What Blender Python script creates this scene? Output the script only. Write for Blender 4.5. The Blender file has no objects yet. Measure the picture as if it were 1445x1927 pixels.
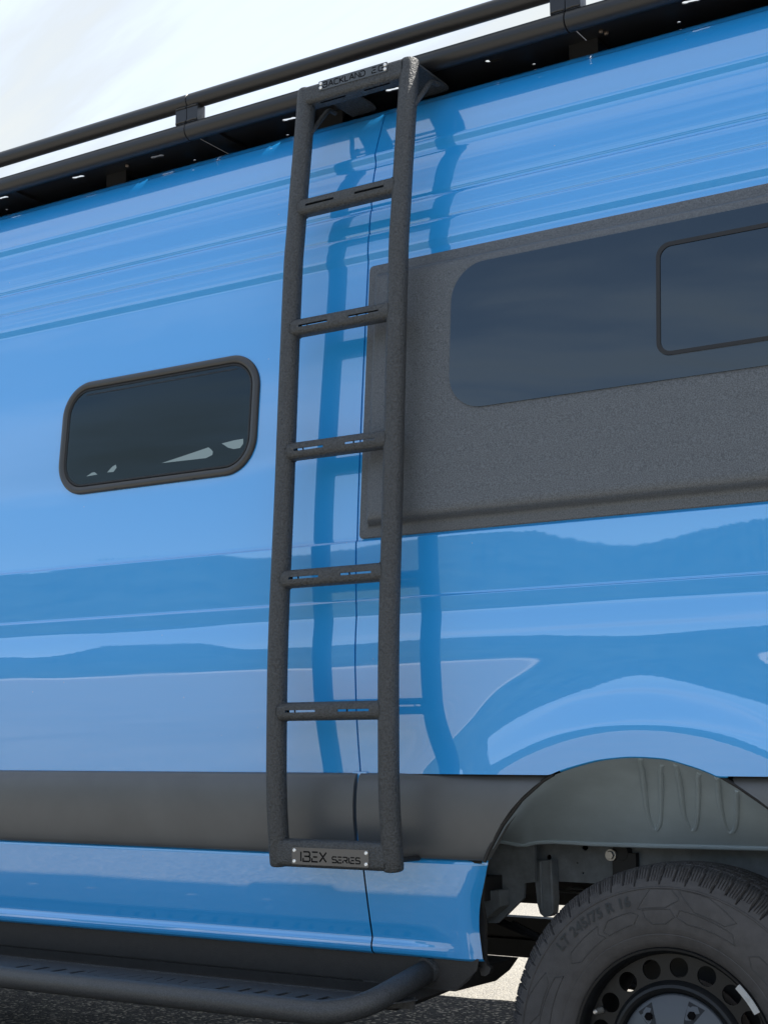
import bpy, math, random
import numpy as np
from mathutils import Vector, Matrix
from mathutils.geometry import tessellate_polygon

random.seed(7); np.random.seed(7)
R = math.radians
scene = bpy.context.scene
col = scene.collection

# ------------------------------------------------------------------ camera
PW, PH, FPX = 1445., 1927., 2800.
PITCH, YAW = R(9.2996), R(32.8363)
CAM = np.array([1.225, -2.92, .987])
FWD = np.array([-math.sin(YAW)*math.cos(PITCH), math.cos(YAW)*math.cos(PITCH), math.sin(PITCH)])
RGT = np.array([math.cos(YAW), math.sin(YAW), 0.])
UP = np.cross(RGT, FWD)
cd = bpy.data.cameras.new('camera'); cam = bpy.data.objects.new('camera', cd); col.objects.link(cam)
cd.sensor_fit = 'VERTICAL'; cd.sensor_height = 24.; cd.lens = FPX/PH*24.
cd.clip_start = .05; cd.clip_end = 3000.
cam.matrix_world = Matrix(((RGT[0], UP[0], -FWD[0], CAM[0]), (RGT[1], UP[1], -FWD[1], CAM[1]), (RGT[2], UP[2], -FWD[2], CAM[2]), (0, 0, 0, 1)))
scene.camera = cam
scene.render.resolution_x, scene.render.resolution_y = 767, 1024

# ------------------------------------------------------------------ sky, sun, exposure
SUN_EL, SUN_AZ = R(60), R(48)          # azimuth measured from +Y (away from the camera side) towards +X
EXPOSURE = 1.34
w = bpy.data.worlds.new('World'); scene.world = w; w.use_nodes = True
nt = w.node_tree; nt.nodes.clear()
def N(tree, kind, **kw):
    n = tree.nodes.new(kind)
    for k, v in kw.items():
        if k in n.inputs.keys() if isinstance(k, str) else False: n.inputs[k].default_value = v
        else: setattr(n, k, v)
    return n
def sky_world():
    L = nt.links.new
    sky = N(nt, 'ShaderNodeTexSky', sky_type='NISHITA', sun_disc=False, sun_elevation=SUN_EL, sun_rotation=SUN_AZ, air_density=1.0, dust_density=1.2, ozone_density=1.2, altitude=50)
    tc = N(nt, 'ShaderNodeTexCoord'); sep = N(nt, 'ShaderNodeSeparateXYZ'); L(tc.outputs['Generated'], sep.inputs[0])
    mx = N(nt, 'ShaderNodeMath', operation='MAXIMUM'); L(sep.outputs['Z'], mx.inputs[0]); mx.inputs[1].default_value = 0
    ad = N(nt, 'ShaderNodeMath', operation='ADD'); L(mx.outputs[0], ad.inputs[0]); ad.inputs[1].default_value = .16
    dx = N(nt, 'ShaderNodeMath', operation='DIVIDE'); L(sep.outputs['X'], dx.inputs[0]); L(ad.outputs[0], dx.inputs[1])
    dy = N(nt, 'ShaderNodeMath', operation='DIVIDE'); L(sep.outputs['Y'], dy.inputs[0]); L(ad.outputs[0], dy.inputs[1])
    cb = N(nt, 'ShaderNodeCombineXYZ'); L(dx.outputs[0], cb.inputs[0]); L(dy.outputs[0], cb.inputs[1])
    mp = N(nt, 'ShaderNodeMapping'); mp.inputs['Location'].default_value = (60.9, 61.50, 0); mp.inputs['Rotation'].default_value = (0, 0, R(20)); mp.inputs['Scale'].default_value = (.75, 1.25, 1)
    L(cb.outputs[0], mp.inputs[0])
    n1 = N(nt, 'ShaderNodeTexNoise'); n1.inputs['Scale'].default_value = 1.15; n1.inputs['Detail'].default_value = 9; n1.inputs['Roughness'].default_value = .56; n1.inputs['Distortion'].default_value = .35
    mp2 = N(nt, 'ShaderNodeMapping'); mp2.inputs['Location'].default_value = (7.77, -.296, 0); mp2.inputs['Rotation'].default_value = (0, 0, R(-38)); mp2.inputs['Scale'].default_value = (.55, 1.5, 1); L(mp.outputs[0], mp2.inputs[0])
    L(mp2.outputs[0], n1.inputs['Vector'])
    n2 = N(nt, 'ShaderNodeTexNoise'); n2.inputs['Scale'].default_value = .17; n2.inputs['Detail'].default_value = 2
    L(mp.outputs[0], n2.inputs['Vector'])
    mm = N(nt, 'ShaderNodeMath', operation='MULTIPLY_ADD'); L(n2.outputs['Fac'], mm.inputs[0]); mm.inputs[1].default_value = 1.25; mm.inputs[2].default_value = -.62
    gn = N(nt, 'ShaderNodeMath', operation='MULTIPLY_ADD'); L(n1.outputs['Fac'], gn.inputs[0]); gn.inputs[1].default_value = 1.5; gn.inputs[2].default_value = -.25
    sm = N(nt, 'ShaderNodeMath', operation='ADD'); L(gn.outputs[0], sm.inputs[0]); L(mm.outputs[0], sm.inputs[1])
    rp = N(nt, 'ShaderNodeValToRGB'); rp.color_ramp.elements[0].position = .33; rp.color_ramp.elements[1].position = .70
    rp.color_ramp.elements[0].color = (.10, .10, .10, 1); rp.color_ramp.elements[1].color = (1, 1, 1, 1); rp.color_ramp.interpolation = 'EASE'
    L(sm.outputs[0], rp.inputs[0])
    mixn = N(nt, 'ShaderNodeMix', data_type='RGBA'); L(rp.outputs[0], mixn.inputs['Factor']); L(sky.outputs[0], mixn.inputs['A'])
    cm = N(nt, 'ShaderNodeMapRange', interpolation_type='SMOOTHSTEP'); cm.inputs['From Min'].default_value = .38; cm.inputs['From Max'].default_value = .62; L(sm.outputs[0], cm.inputs['Value'])
    cc = N(nt, 'ShaderNodeMix', data_type='RGBA'); L(cm.outputs[0], cc.inputs['Factor']); cc.inputs['A'].default_value = (7.0, 7.2, 7.4, 1); cc.inputs['B'].default_value = (3.1, 3.28, 3.32, 1); L(cc.outputs['Result'], mixn.inputs['B'])
    bg = N(nt, 'ShaderNodeBackground'); bg.inputs['Strength'].default_value = .11; L(mixn.outputs['Result'], bg.inputs['Color'])
    out = N(nt, 'ShaderNodeOutputWorld'); L(bg.outputs[0], out.inputs[0])
    return mp, rp
sky_world()
sd = bpy.data.lights.new('sun', 'SUN'); sun = bpy.data.objects.new('sun', sd); col.objects.link(sun)
sd.energy = 4.0; sd.angle = R(.5); sd.color = (1., .95, .87)
TOSUN = Vector((math.cos(SUN_EL)*math.sin(SUN_AZ), math.cos(SUN_EL)*math.cos(SUN_AZ), math.sin(SUN_EL)))
sun.rotation_euler = TOSUN.to_track_quat('Z', 'Y').to_euler(); sun.location = (4, 4, 9)
vs = scene.view_settings; vs.view_transform = 'Standard'; vs.look = 'None'; vs.exposure = EXPOSURE; vs.gamma = 1; vs.use_curve_mapping = False
scene.cycles.max_bounces = 10; scene.cycles.transparent_max_bounces = 12
scene.cycles.sample_clamp_indirect = 8

# ------------------------------------------------------------------ pixel helpers (photo pixel -> point on a known plane)
def ray(x, y): return FWD + RGT*(x-PW/2)/FPX - UP*(y-PH/2)/FPX
def PY(x, y, Y): d = ray(x, y); return CAM + d*((Y-CAM[1])/d[1])
def PX(x, y, X): d = ray(x, y); return CAM + d*((X-CAM[0])/d[0])
def PZ(x, y, Z): d = ray(x, y); return CAM + d*((Z-CAM[2])/d[2])

# ------------------------------------------------------------------ materials
MAT = {}
def new_mat(name):
    m = bpy.data.materials.new(name); m.use_nodes = True; MAT[name] = m
    t = m.node_tree; return m, t, t.nodes['Principled BSDF'], t.links.new
def bump(t, b, scale, dist, detail=3, rough=.5, strength=1., kind='noise', sock='Normal', coord='Object', stretch=None):
    L = t.links.new
    tc = t.nodes.new('ShaderNodeTexCoord'); src = tc.outputs[coord]
    if stretch:
        mp = t.nodes.new('ShaderNodeMapping'); mp.inputs['Scale'].default_value = stretch; L(src, mp.inputs[0]); src = mp.outputs[0]
    if kind == 'noise':
        n = t.nodes.new('ShaderNodeTexNoise'); n.inputs['Scale'].default_value = scale; n.inputs['Detail'].default_value = detail; n.inputs['Roughness'].default_value = rough; o = n.outputs['Fac']
    else:
        n = t.nodes.new('ShaderNodeTexVoronoi'); n.inputs['Scale'].default_value = scale; o = n.outputs['Distance']
    L(src, n.inputs['Vector'])
    bp = t.nodes.new('ShaderNodeBump'); bp.inputs['Distance'].default_value = dist; bp.inputs['Strength'].default_value = strength
    L(o, bp.inputs['Height']); L(bp.outputs[0], b.inputs[sock])
    return n, o, bp
def plain(name, c, rough=.5, metal=0, bumps=None, spec=.5, var=0, varscale=8):
    m, t, b, L = new_mat(name)
    b.inputs['Base Color'].default_value = (*c, 1); b.inputs['Roughness'].default_value = rough; b.inputs['Metallic'].default_value = metal; b.inputs['Specular IOR Level'].default_value = spec
    if bumps: bump(t, b, *bumps)
    if var:
        tc = t.nodes.new('ShaderNodeTexCoord'); n = t.nodes.new('ShaderNodeTexNoise'); n.inputs['Scale'].default_value = varscale; n.inputs['Detail'].default_value = 6; n.inputs['Roughness'].default_value = .65
        L(tc.outputs['Object'], n.inputs['Vector'])
        r = t.nodes.new('ShaderNodeValToRGB'); r.color_ramp.elements[0].position = .3; r.color_ramp.elements[1].position = .7
        r.color_ramp.elements[0].color = (*[x*(1-var) for x in c], 1); r.color_ramp.elements[1].color = (*[min(1, x*(1+var)) for x in c], 1)
        L(n.outputs['Fac'], r.inputs[0]); L(r.outputs[0], b.inputs['Base Color'])
    return m
def paint():
    m, t, b, L = new_mat('blue_paint')
    b.inputs['Base Color'].default_value = (.020, .290, .700, 1); b.inputs['Roughness'].default_value = .38; b.inputs['Metallic'].default_value = .0
    b.inputs['Specular IOR Level'].default_value = .2
    b.inputs['Coat Weight'].default_value = 1; b.inputs['Coat Roughness'].default_value = .012; b.inputs['Coat IOR'].default_value = 2.15
    bump(t, b, 5., .0005, 1, .4, 1., 'noise', 'Coat Normal', stretch=(.5, 1, 1.2))
    tc = t.nodes.new('ShaderNodeTexCoord')
    n = t.nodes.new('ShaderNodeTexNoise'); n.inputs['Scale'].default_value = 2.6; n.inputs['Detail'].default_value = 6; n.inputs['Roughness'].default_value = .6; L(tc.outputs['Object'], n.inputs['Vector'])
    mr = t.nodes.new('ShaderNodeMapRange'); mr.inputs['From Min'].default_value = .35; mr.inputs['From Max'].default_value = .7; mr.inputs['To Min'].default_value = .008; mr.inputs['To Max'].default_value = .042; L(n.outputs['Fac'], mr.inputs['Value']); L(mr.outputs[0], b.inputs['Coat Roughness'])
    v = t.nodes.new('ShaderNodeTexVoronoi'); v.inputs['Scale'].default_value = 26; L(tc.outputs['Object'], v.inputs['Vector'])      # sparse dust specks
    lt = t.nodes.new('ShaderNodeMath'); lt.operation = 'LESS_THAN'; lt.inputs[1].default_value = .045; L(v.outputs['Distance'], lt.inputs[0])
    sc_ = t.nodes.new('ShaderNodeSeparateColor'); L(v.outputs['Color'], sc_.inputs[0]); gt = t.nodes.new('ShaderNodeMath'); gt.operation = 'GREATER_THAN'; gt.inputs[1].default_value = .90; L(sc_.outputs[0], gt.inputs[0])
    mu = t.nodes.new('ShaderNodeMath'); mu.operation = 'MULTIPLY'; L(lt.outputs[0], mu.inputs[0]); L(gt.outputs[0], mu.inputs[1])
    mu2 = t.nodes.new('ShaderNodeMath'); mu2.operation = 'MULTIPLY'; L(mu.outputs[0], mu2.inputs[0]); mu2.inputs[1].default_value = .35
    mx = t.nodes.new('ShaderNodeMix'); mx.data_type = 'RGBA'; L(mu2.outputs[0], mx.inputs['Factor']); mx.inputs['A'].default_value = b.inputs['Base Color'].default_value; mx.inputs['B'].default_value = (.5, .48, .44, 1); L(mx.outputs['Result'], b.inputs['Base Color'])
    return m
paint()
def powder(name, c, scale, dist, rough=.55, c2=None):
    m, t, b, L = new_mat(name)
    b.inputs['Roughness'].default_value = rough; b.inputs['Specular IOR Level'].default_value = .5
    n, o, bp = bump(t, b, scale, dist, 2, .6)
    r = t.nodes.new('ShaderNodeValToRGB'); r.color_ramp.elements[0].position = .32; r.color_ramp.elements[1].position = .68
    r.color_ramp.elements[0].color = (*[x*.55 for x in c], 1); r.color_ramp.elements[1].color = (*(c2 or [x*1.5 for x in c]), 1)
    L(o, r.inputs[0]); L(r.outputs[0], b.inputs['Base Color'])
powder('ladder_powder_coat', (.031, .034, .037), 230, .0030, .5, [.052, .056, .060])
powder('flare_texture', (.086, .096, .108), 360, .0010, .5, [.118, .130, .145])
powder('step_powder_coat', (.036, .038, .041), 300, .0007, .5)
plain('rack_black', (.012, .012, .013), .38, 0, (700, .00012, 2, .5))
plain('deck_black', (.007, .007, .008), .5)
plain('moulding_plastic', (.080, .084, .087), .38, 0, (900, .00012, 2, .5), var=.10, varscale=7)
plain('window_trim', (.036, .036, .036), .36)
plain('black_rubber', (.008, .008, .009), .6)
plain('sill_black', (.018, .018, .019), .55, 0, (300, .0006, 3, .6), var=.2, varscale=60)
plain('gap_black', (.004, .005, .006), .8)
plain('underseal', (.31, .38, .43), .40, 0, (120, .0005, 4, .6), var=.13, varscale=5)
plain('chassis_grey', (.15, .165, .175), .6, 0, (80, .0015, 4, .6), var=.4, varscale=12)
plain('chassis_black', (.010, .010, .011), .6)
plain('tyre_rubber', (.045, .043, .044), .7, 0, (350, .0006, 3, .6), var=.25, varscale=30)
plain('tyre_mark', (.026, .026, .027), .5)
plain('tyre_letter', (.007, .009, .010), .5)
plain('steel_black', (.006, .0068, .008), .4, 0, (40, .0008, 3, .6), .3)
plain('cap_grey', (.05, .058, .068), .38)
plain('zinc', (.42, .41, .39), .38, .8)
plain('weight_white', (.42, .43, .43), .45)
plain('rivet', (.82, .82, .80), .25, .6)
plain('plate_grey', (.105, .098, .092), .4, .2, (900, .0001, 2, .5))
plain('plate_dark', (.06, .068, .075), .45, 0)
plain('letter_black', (.002, .002, .003), .9, spec=.1)
def cloth():  # cloth for the panel added to shade the ground
    m, t, b, L = new_mat('added_shade_fabric'); b.inputs['Base Color'].default_value = (.55, .56, .55, 1); b.inputs['Roughness'].default_value = .8
    tl = t.nodes.new('ShaderNodeBsdfTranslucent'); tl.inputs[0].default_value = (.8, .8, .78, 1); mx = t.nodes.new('ShaderNodeMixShader'); mx.inputs[0].default_value = .05
    L(b.outputs[0], mx.inputs[1]); L(tl.outputs[0], mx.inputs[2]); L(mx.outputs[0], t.nodes['Material Output'].inputs[0])
cloth()
plain('interior_dark', (.012, .013, .015), .8)
plain('brake_metal', (.16, .13, .11), .5, .8, var=.4, varscale=30)
plain('concrete', (.42, .41, .38), .85, var=.15, varscale=.4)
def glass():
    m, t, b, L = new_mat('tinted_glass'); t.nodes.remove(b)
    ge = t.nodes.new('ShaderNodeNewGeometry')
    tc = t.nodes.new('ShaderNodeMix'); tc.data_type = 'RGBA'; tc.inputs['A'].default_value = (.19, .24, .26, 1); tc.inputs['B'].default_value = (1, 1, 1, 1); L(ge.outputs['Backfacing'], tc.inputs['Factor'])
    tr = t.nodes.new('ShaderNodeBsdfTransparent'); L(tc.outputs['Result'], tr.inputs[0])
    gl = t.nodes.new('ShaderNodeBsdfGlossy'); gl.inputs['Roughness'].default_value = .0; gl.inputs['Color'].default_value = (.62, .86, 1, 1)
    fr = t.nodes.new('ShaderNodeFresnel'); fr.inputs[0].default_value = 1.5
    iv = t.nodes.new('ShaderNodeMath'); iv.operation = 'SUBTRACT'; iv.inputs[0].default_value = 1; L(ge.outputs['Backfacing'], iv.inputs[1])
    mu = t.nodes.new('ShaderNodeMath'); mu.operation = 'MULTIPLY'; L(fr.outputs[0], mu.inputs[0]); L(iv.outputs[0], mu.inputs[1])
    mx = t.nodes.new('ShaderNodeMixShader'); L(mu.outputs[0], mx.inputs[0]); L(tr.outputs[0], mx.inputs[1]); L(gl.outputs[0], mx.inputs[2])
    L(mx.outputs[0], t.nodes['Material Output'].inputs[0])
    m, t, b, L = new_mat('black_glass')
    b.inputs['Base Color'].default_value = (.004, .009, .016, 1); b.inputs['Roughness'].default_value = .004; b.inputs['IOR'].default_value = 1.72; b.inputs['Specular Tint'].default_value = (.78, .92, 1, 1)
    bump(t, b, 2.2, .0009, 1, .4)
glass()
def asphalt(name, lo, m1, m2, hi):
    m, t, b, L = new_mat(name)
    tc = t.nodes.new('ShaderNodeTexCoord')
    v = t.nodes.new('ShaderNodeTexVoronoi'); v.inputs['Scale'].default_value = 95; L(tc.outputs['Object'], v.inputs['Vector'])
    r = t.nodes.new('ShaderNodeValToRGB')
    e = r.color_ramp.elements; e[0].position = 0; e[0].color = lo; e[1].position = 1; e[1].color = hi
    e.new(.35).color = m1; e.new(.8).color = m2
    s = t.nodes.new('ShaderNodeSeparateColor'); L(v.outputs['Color'], s.inputs[0]); L(s.outputs[0], r.inputs[0])
    n = t.nodes.new('ShaderNodeTexNoise'); n.inputs['Scale'].default_value = .7; n.inputs['Detail'].default_value = 8; n.inputs['Roughness'].default_value = .65; L(tc.outputs['Object'], n.inputs['Vector'])
    r2 = t.nodes.new('ShaderNodeValToRGB'); r2.color_ramp.elements[0].position = .3; r2.color_ramp.elements[1].position = .7; r2.color_ramp.elements[0].color = (.8, .8, .8, 1); r2.color_ramp.elements[1].color = (1.1, 1.1, 1.1, 1); L(n.outputs['Fac'], r2.inputs[0])
    mx = t.nodes.new('ShaderNodeMix'); mx.data_type = 'RGBA'; mx.blend_type = 'MULTIPLY'; mx.inputs['Factor'].default_value = 1
    L(r.outputs[0], mx.inputs['A']); L(r2.outputs[0], mx.inputs['B']); L(mx.outputs['Result'], b.inputs['Base Color'])
    b.inputs['Roughness'].default_value = .9; b.inputs['Specular IOR Level'].default_value = .08
    bp = t.nodes.new('ShaderNodeBump'); bp.inputs['Distance'].default_value = .006; L(v.outputs['Distance'], bp.inputs['Height']); bp.invert = True; L(bp.outputs[0], b.inputs['Normal'])
asphalt('pale_asphalt', (.235, .225, .203, 1), (.265, .252, .226, 1), (.30, .284, .25, 1), (.36, .338, .29, 1))
asphalt('shade_dark_asphalt', (.012, .012, .012, 1), (.028, .027, .026, 1), (.055, .052, .048, 1), (.40, .36, .29, 1))  # asphalt darkened to stand for the shade under the van
def forest():
    m, t, b, L = new_mat('forest')
    tc = t.nodes.new('ShaderNodeTexCoord'); n = t.nodes.new('ShaderNodeTexNoise'); n.inputs['Scale'].default_value = .16; n.inputs['Detail'].default_value = 8; n.inputs['Roughness'].default_value = .7
    L(tc.outputs['Object'], n.inputs['Vector'])
    r = t.nodes.new('ShaderNodeValToRGB'); r.color_ramp.elements[0].position = .3; r.color_ramp.elements[1].position = .7; r.color_ramp.elements[0].color = (.025, .04, .035, 1); r.color_ramp.elements[1].color = (.06, .09, .075, 1)
    L(n.outputs['Fac'], r.inputs[0]); L(r.outputs[0], b.inputs['Base Color']); b.inputs['Roughness'].default_value = .9
forest()

# ------------------------------------------------------------------ object helpers
WLOC = {}
def finish(o, parent, label=None, cat=None, kind=None, group=None):
    col.objects.link(o)
    if parent is not None:
        o.parent = parent; o.location = -WLOC[parent]
    WLOC[o] = Vector((0, 0, 0))
    if label: o['label'] = label
    if cat: o['category'] = cat
    if kind: o['kind'] = kind
    if group: o['group'] = group
    return o
def mesh(name, verts, faces, mat, parent=None, smooth=True, sharp=35, **kw):
    me = bpy.data.meshes.new(name)
    me.from_pydata([tuple(float(c) for c in v) for v in verts], [], [tuple(int(i) for i in f) for f in faces]); me.update()
    me.materials.append(MAT[mat])
    if smooth:
        me.polygons.foreach_set('use_smooth', [True]*len(me.polygons))
        if sharp: me.set_sharp_from_angle(angle=R(sharp))
    o = bpy.data.objects.new(name, me)
    return finish(o, parent, **kw)
def empty(name, loc, label, cat):
    o = bpy.data.objects.new(name, None); o.empty_display_size = .2
    col.objects.link(o); o.location = loc; WLOC[o] = Vector(loc); o['label'] = label; o['category'] = cat
    return o
class MB:
    def __init__(s): s.v = []; s.f = []
    def add(s, v, f):
        k = len(s.v); s.v += [tuple(float(c) for c in p) for p in v]; s.f += [tuple(int(i)+k for i in q) for q in f]; return s
    def box(s, a, b):
        (x0, y0, z0), (x1, y1, z1) = a, b
        return s.add([(x0,y0,z0),(x1,y0,z0),(x1,y1,z0),(x0,y1,z0),(x0,y0,z1),(x1,y0,z1),(x1,y1,z1),(x0,y1,z1)],
                     [(0,3,2,1),(4,5,6,7),(0,1,5,4),(1,2,6,5),(2,3,7,6),(3,0,4,7)])
    def tube(s, pts, r, n=20, cap=True, squash=None):
        v, f = tube_geo(pts, r, n, cap, squash); return s.add(v, f)
    def plate(s, outline, holes, w0, w1, fn):
        v, f = plate_geo(outline, holes, w0, w1, fn); return s.add(v, f)
    def lathe(s, prof, c, n=64, axis='Y'):
        v, f = lathe_geo(prof, c, n); return s.add(v, f)
    def build(s, name, mat, parent=None, **kw): return mesh(name, s.v, s.f, mat, parent, **kw)
def tube_geo(pts, r, n=20, cap=True, squash=None):
    P = [np.array(p, float) for p in pts]; m = len(P)
    rr = r if hasattr(r, '__len__') else [r]*m
    T = []
    for i in range(m):
        a = P[min(i+1, m-1)]-P[max(i-1, 0)]; T.append(a/np.linalg.norm(a))
    ref = np.array([0, 0, 1.]) if abs(T[0][2]) < .9 else np.array([0, 1., 0])
    u = np.cross(T[0], ref); u /= np.linalg.norm(u)
    V, F = [], []
    for i in range(m):
        u = u-T[i]*(u@T[i]); u /= np.linalg.norm(u); v = np.cross(T[i], u)
        for k in range(n):
            a = 2*math.pi*k/n; V.append(P[i]+rr[i]*(math.cos(a)*u+math.sin(a)*v))
    for i in range(m-1):
        for k in range(n):
            a, b = i*n+k, i*n+(k+1) % n; F.append((a, b, b+n, a+n))
    if cap:
        F.append(tuple(range(n-1, -1, -1))); F.append(tuple((m-1)*n+k for k in range(n)))
    return V, F
def plate_geo(outline, holes, w0, w1, fn):
    loops = [list(outline)]+[list(h) for h in holes]
    tris = tessellate_polygon([[Vector((p[0], p[1], 0)) for p in l] for l in loops])
    flat = [p for l in loops for p in l]; n = len(flat)
    V = [fn(p[0], p[1], w0) for p in flat]+[fn(p[0], p[1], w1) for p in flat]
    F = []
    o_, a_, b_, c_ = (np.array(fn(*q)) for q in ((0, 0, 0), (1, 0, 0), (0, 1, 0), (0, 0, 1)))
    flip = (np.cross(a_-o_, b_-o_)@(c_-o_))*(w1-w0) > 0
    for a, b, c in tris:
        A, B, C_ = flat[a], flat[b], flat[c]
        if (B[0]-A[0])*(C_[1]-A[1])-(B[1]-A[1])*(C_[0]-A[0]) < 0: b, c = c, b
        F.append((a, b, c)); F.append((a+n, c+n, b+n))
    k = 0
    for l in loops:
        m = len(l); area = sum(l[i][0]*l[(i+1) % m][1]-l[(i+1) % m][0]*l[i][1] for i in range(m))
        rev = (area < 0) != (l is not loops[0])
        for i in range(m):
            a, b = k+i, k+(i+1) % m
            F.append((a, a+n, b+n, b) if not rev else (a, b, b+n, a+n))
        k += m
    if flip: F = [q[::-1] for q in F]
    return V, F
def lathe_geo(prof, c, n=64):          # prof: (r, y) round an axis parallel to Y through c (x, z)
    V, F = [], []; m = len(prof)
    for k in range(n):
        a = 2*math.pi*k/n
        for r, y in prof: V.append((c[0]+r*math.cos(a), y, c[1]+r*math.sin(a)))
    for k in range(n):
        for i in range(m-1):
            a, b = k*m+i, ((k+1) % n)*m+i; F.append((a, b, b+1, a+1))
    return V, F
def rrect(x0, y0, x1, y1, r, n=8):
    rs = r if hasattr(r, '__len__') else [r]*4; out = []
    for (cx, cy, a0), q in zip(((x1-rs[0], y1-rs[0], 0), (x0+rs[1], y1-rs[1], 90), (x0+rs[2], y0+rs[2], 180), (x1-rs[3], y0+rs[3], 270)), rs):
        for i in range(n+1):
            a = R(a0+90*i/n); out.append((cx+q*math.cos(a), cy+q*math.sin(a)))
    return out
def circ(cx, cy, r, n=16): return [(cx+r*math.cos(2*math.pi*i/n), cy+r*math.sin(2*math.pi*i/n)) for i in range(n)]
def fillet(pts, r, n=8):
    P = [np.array(p, float) for p in pts]; out = [P[0]]
    rs = r if hasattr(r, '__len__') else [r]*(len(P)-2)
    for i in range(1, len(P)-1):
        a = P[i-1]-P[i]; b = P[i+1]-P[i]; a /= np.linalg.norm(a); b /= np.linalg.norm(b)
        for k in range(n+1):
            t = k/n; out.append(P[i]+a*rs[i-1]*(1-t)**2+b*rs[i-1]*t**2)
    out.append(P[-1]); return out
def pchip(xs, ys):
    xs, ys = np.array(xs, float), np.array(ys, float); h = np.diff(xs); d = np.diff(ys)/h
    m = np.zeros(len(xs)); m[0], m[-1] = d[0], d[-1]
    for i in range(1, len(xs)-1):
        if d[i-1]*d[i] > 0:
            w1, w2 = 2*h[i]+h[i-1], h[i]+2*h[i-1]; m[i] = (w1+w2)/(w1/d[i-1]+w2/d[i])
    def f(x):
        x = np.asarray(x, float); i = np.clip(np.searchsorted(xs, x)-1, 0, len(h)-1); t = (x-xs[i])/h[i]
        return (2*t**3-3*t**2+1)*ys[i]+(t**3-2*t**2+t)*h[i]*m[i]+(-2*t**3+3*t**2)*ys[i+1]+(t**3-t**2)*h[i]*m[i+1]
    return f
def sstep(a, b, x):
    t = np.clip((np.asarray(x, float)-a)/(b-a), 0, 1); return t*t*(3-2*t)

# ------------------------------------------------------------------ setting: ground, road, hills (the hills stand behind the camera and show in the paint)
S = 900
mesh('ground', [(-S, -S, 0), (S, -S, 0), (S, S, 0), (-S, S, 0)], [(0, 1, 2, 3)], 'pale_asphalt', kind='structure')
def shade_sheet():  # ground sheet under the van with the shade put into its colour
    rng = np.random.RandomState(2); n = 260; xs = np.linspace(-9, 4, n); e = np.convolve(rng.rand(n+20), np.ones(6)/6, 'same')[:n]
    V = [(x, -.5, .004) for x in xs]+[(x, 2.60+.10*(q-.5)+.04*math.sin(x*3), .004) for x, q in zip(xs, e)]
    mesh('painted_shade_ground', V, [(i, i+1, n+i+1, n+i) for i in range(n-1)], 'shade_dark_asphalt', kind='structure')
shade_sheet()
def hills():
    V, F = [], []; n, m = 3600, 12
    rng = np.random.RandomState(5)
    az = np.linspace(R(95), R(325), n)
    base = np.zeros(n)
    for k, amp in ((2, 4), (5, 3.5), (9, 2.2), (17, 1.4), (31, .9)): base += amp*np.sin(az*k+rng.rand()*6.28)
    tre = np.zeros(n)
    for k in range(120): tre = np.maximum(tre, 0)
    jag2 = np.convolve(rng.rand(n+60), np.ones(31)/31, 'same')[:n]; jag2 = .5+(jag2-.5)*3
    jag = np.convolve(rng.rand(n+8), np.ones(5)/5, 'same')[:n]
    # taller wooded hill towards the front of the van, lower ridge to its side
    hgt = 41+.7*base+12*np.exp(-((az-R(227))/R(3.0))**4)+4*np.exp(-((az-R(239))/R(4))**2)+7*np.exp(-((az-R(252))/R(4))**2)-4*np.exp(-((az-R(246))/R(2))**2)
    for i in range(n):
        for j in range(m):
            t = j/(m-1); rad = 200+90*t
            z = -1+(hgt[i]+1)*math.sin(t*math.pi/2)**.8
            if j > 2: z += (rng.rand()-.5)*1.6
            if j == m-1: z += (jag[i]-.5)*5+(jag2[i]-.5)*9
            V.append((1.2+rad*math.cos(az[i]), -2.9+rad*math.sin(az[i]), z))
    for i in range(n-1):
        for j in range(m-1): a = i*m+j; F.append((a, a+1, a+m+1, a+m))
    mesh('hills', V, F, 'forest', kind='structure', sharp=None)
    V, F = [], []
    for i in range(60):
        a = R(95)+R(230)*i/59
        for rad in (150, 172): V.append((1.2+rad*math.cos(a), -2.9+rad*math.sin(a), .6 if rad > 160 else .02))
    for i in range(59): F.append((2*i, 2*i+2, 2*i+3, 2*i+1))
    mesh('road', V, F, 'concrete', kind='structure')
hills()

# ------------------------------------------------------------------ the van
van = empty('camper_van', (0, 1.0, 0), 'light blue high roof camper van with dark grey cladding and bolted-on gear', 'van')
XF, XR, XG = -4.9, 1.16, -.745          # nose, tail and the vertical panel joint
# side profile: height -> how far inboard the skin lies
def integrate(nodes, z_anchor, y_anchor):
    z = np.arange(nodes[0][0], nodes[-1][0]+1e-6, .001); t = pchip([a for a, _ in nodes], [b for _, b in nodes])(z)
    y = np.concatenate([[0], np.cumsum(np.tan(np.radians((t[1:]+t[:-1])/2))*.001)]); y += y_anchor-np.interp(z_anchor, z, y)
    return z, y
zl, yl = integrate([(.945, -8.5), (1.0, -8), (1.06, -6), (1.10, -4.2), (1.14, -3), (1.19, -2.3), (1.207, -1.8), (1.236, 1.6), (1.26, 3.4), (1.30, 4.8), (1.312, 3), (1.319, -1), (1.326, -3.3), (1.334, -2.6), (1.36, -1.7), (1.40, -.8), (1.44, -.1), (1.485, .6), (1.4915, 1.2)], 1.264, .0082)
zm, ym = integrate([(1.4975, 1.6), (1.6, 2.9), (1.8, 3.8), (2.0, 4.2), (2.204, 4.6)], 2.204, .0605)
ym0 = ym[0]
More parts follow.
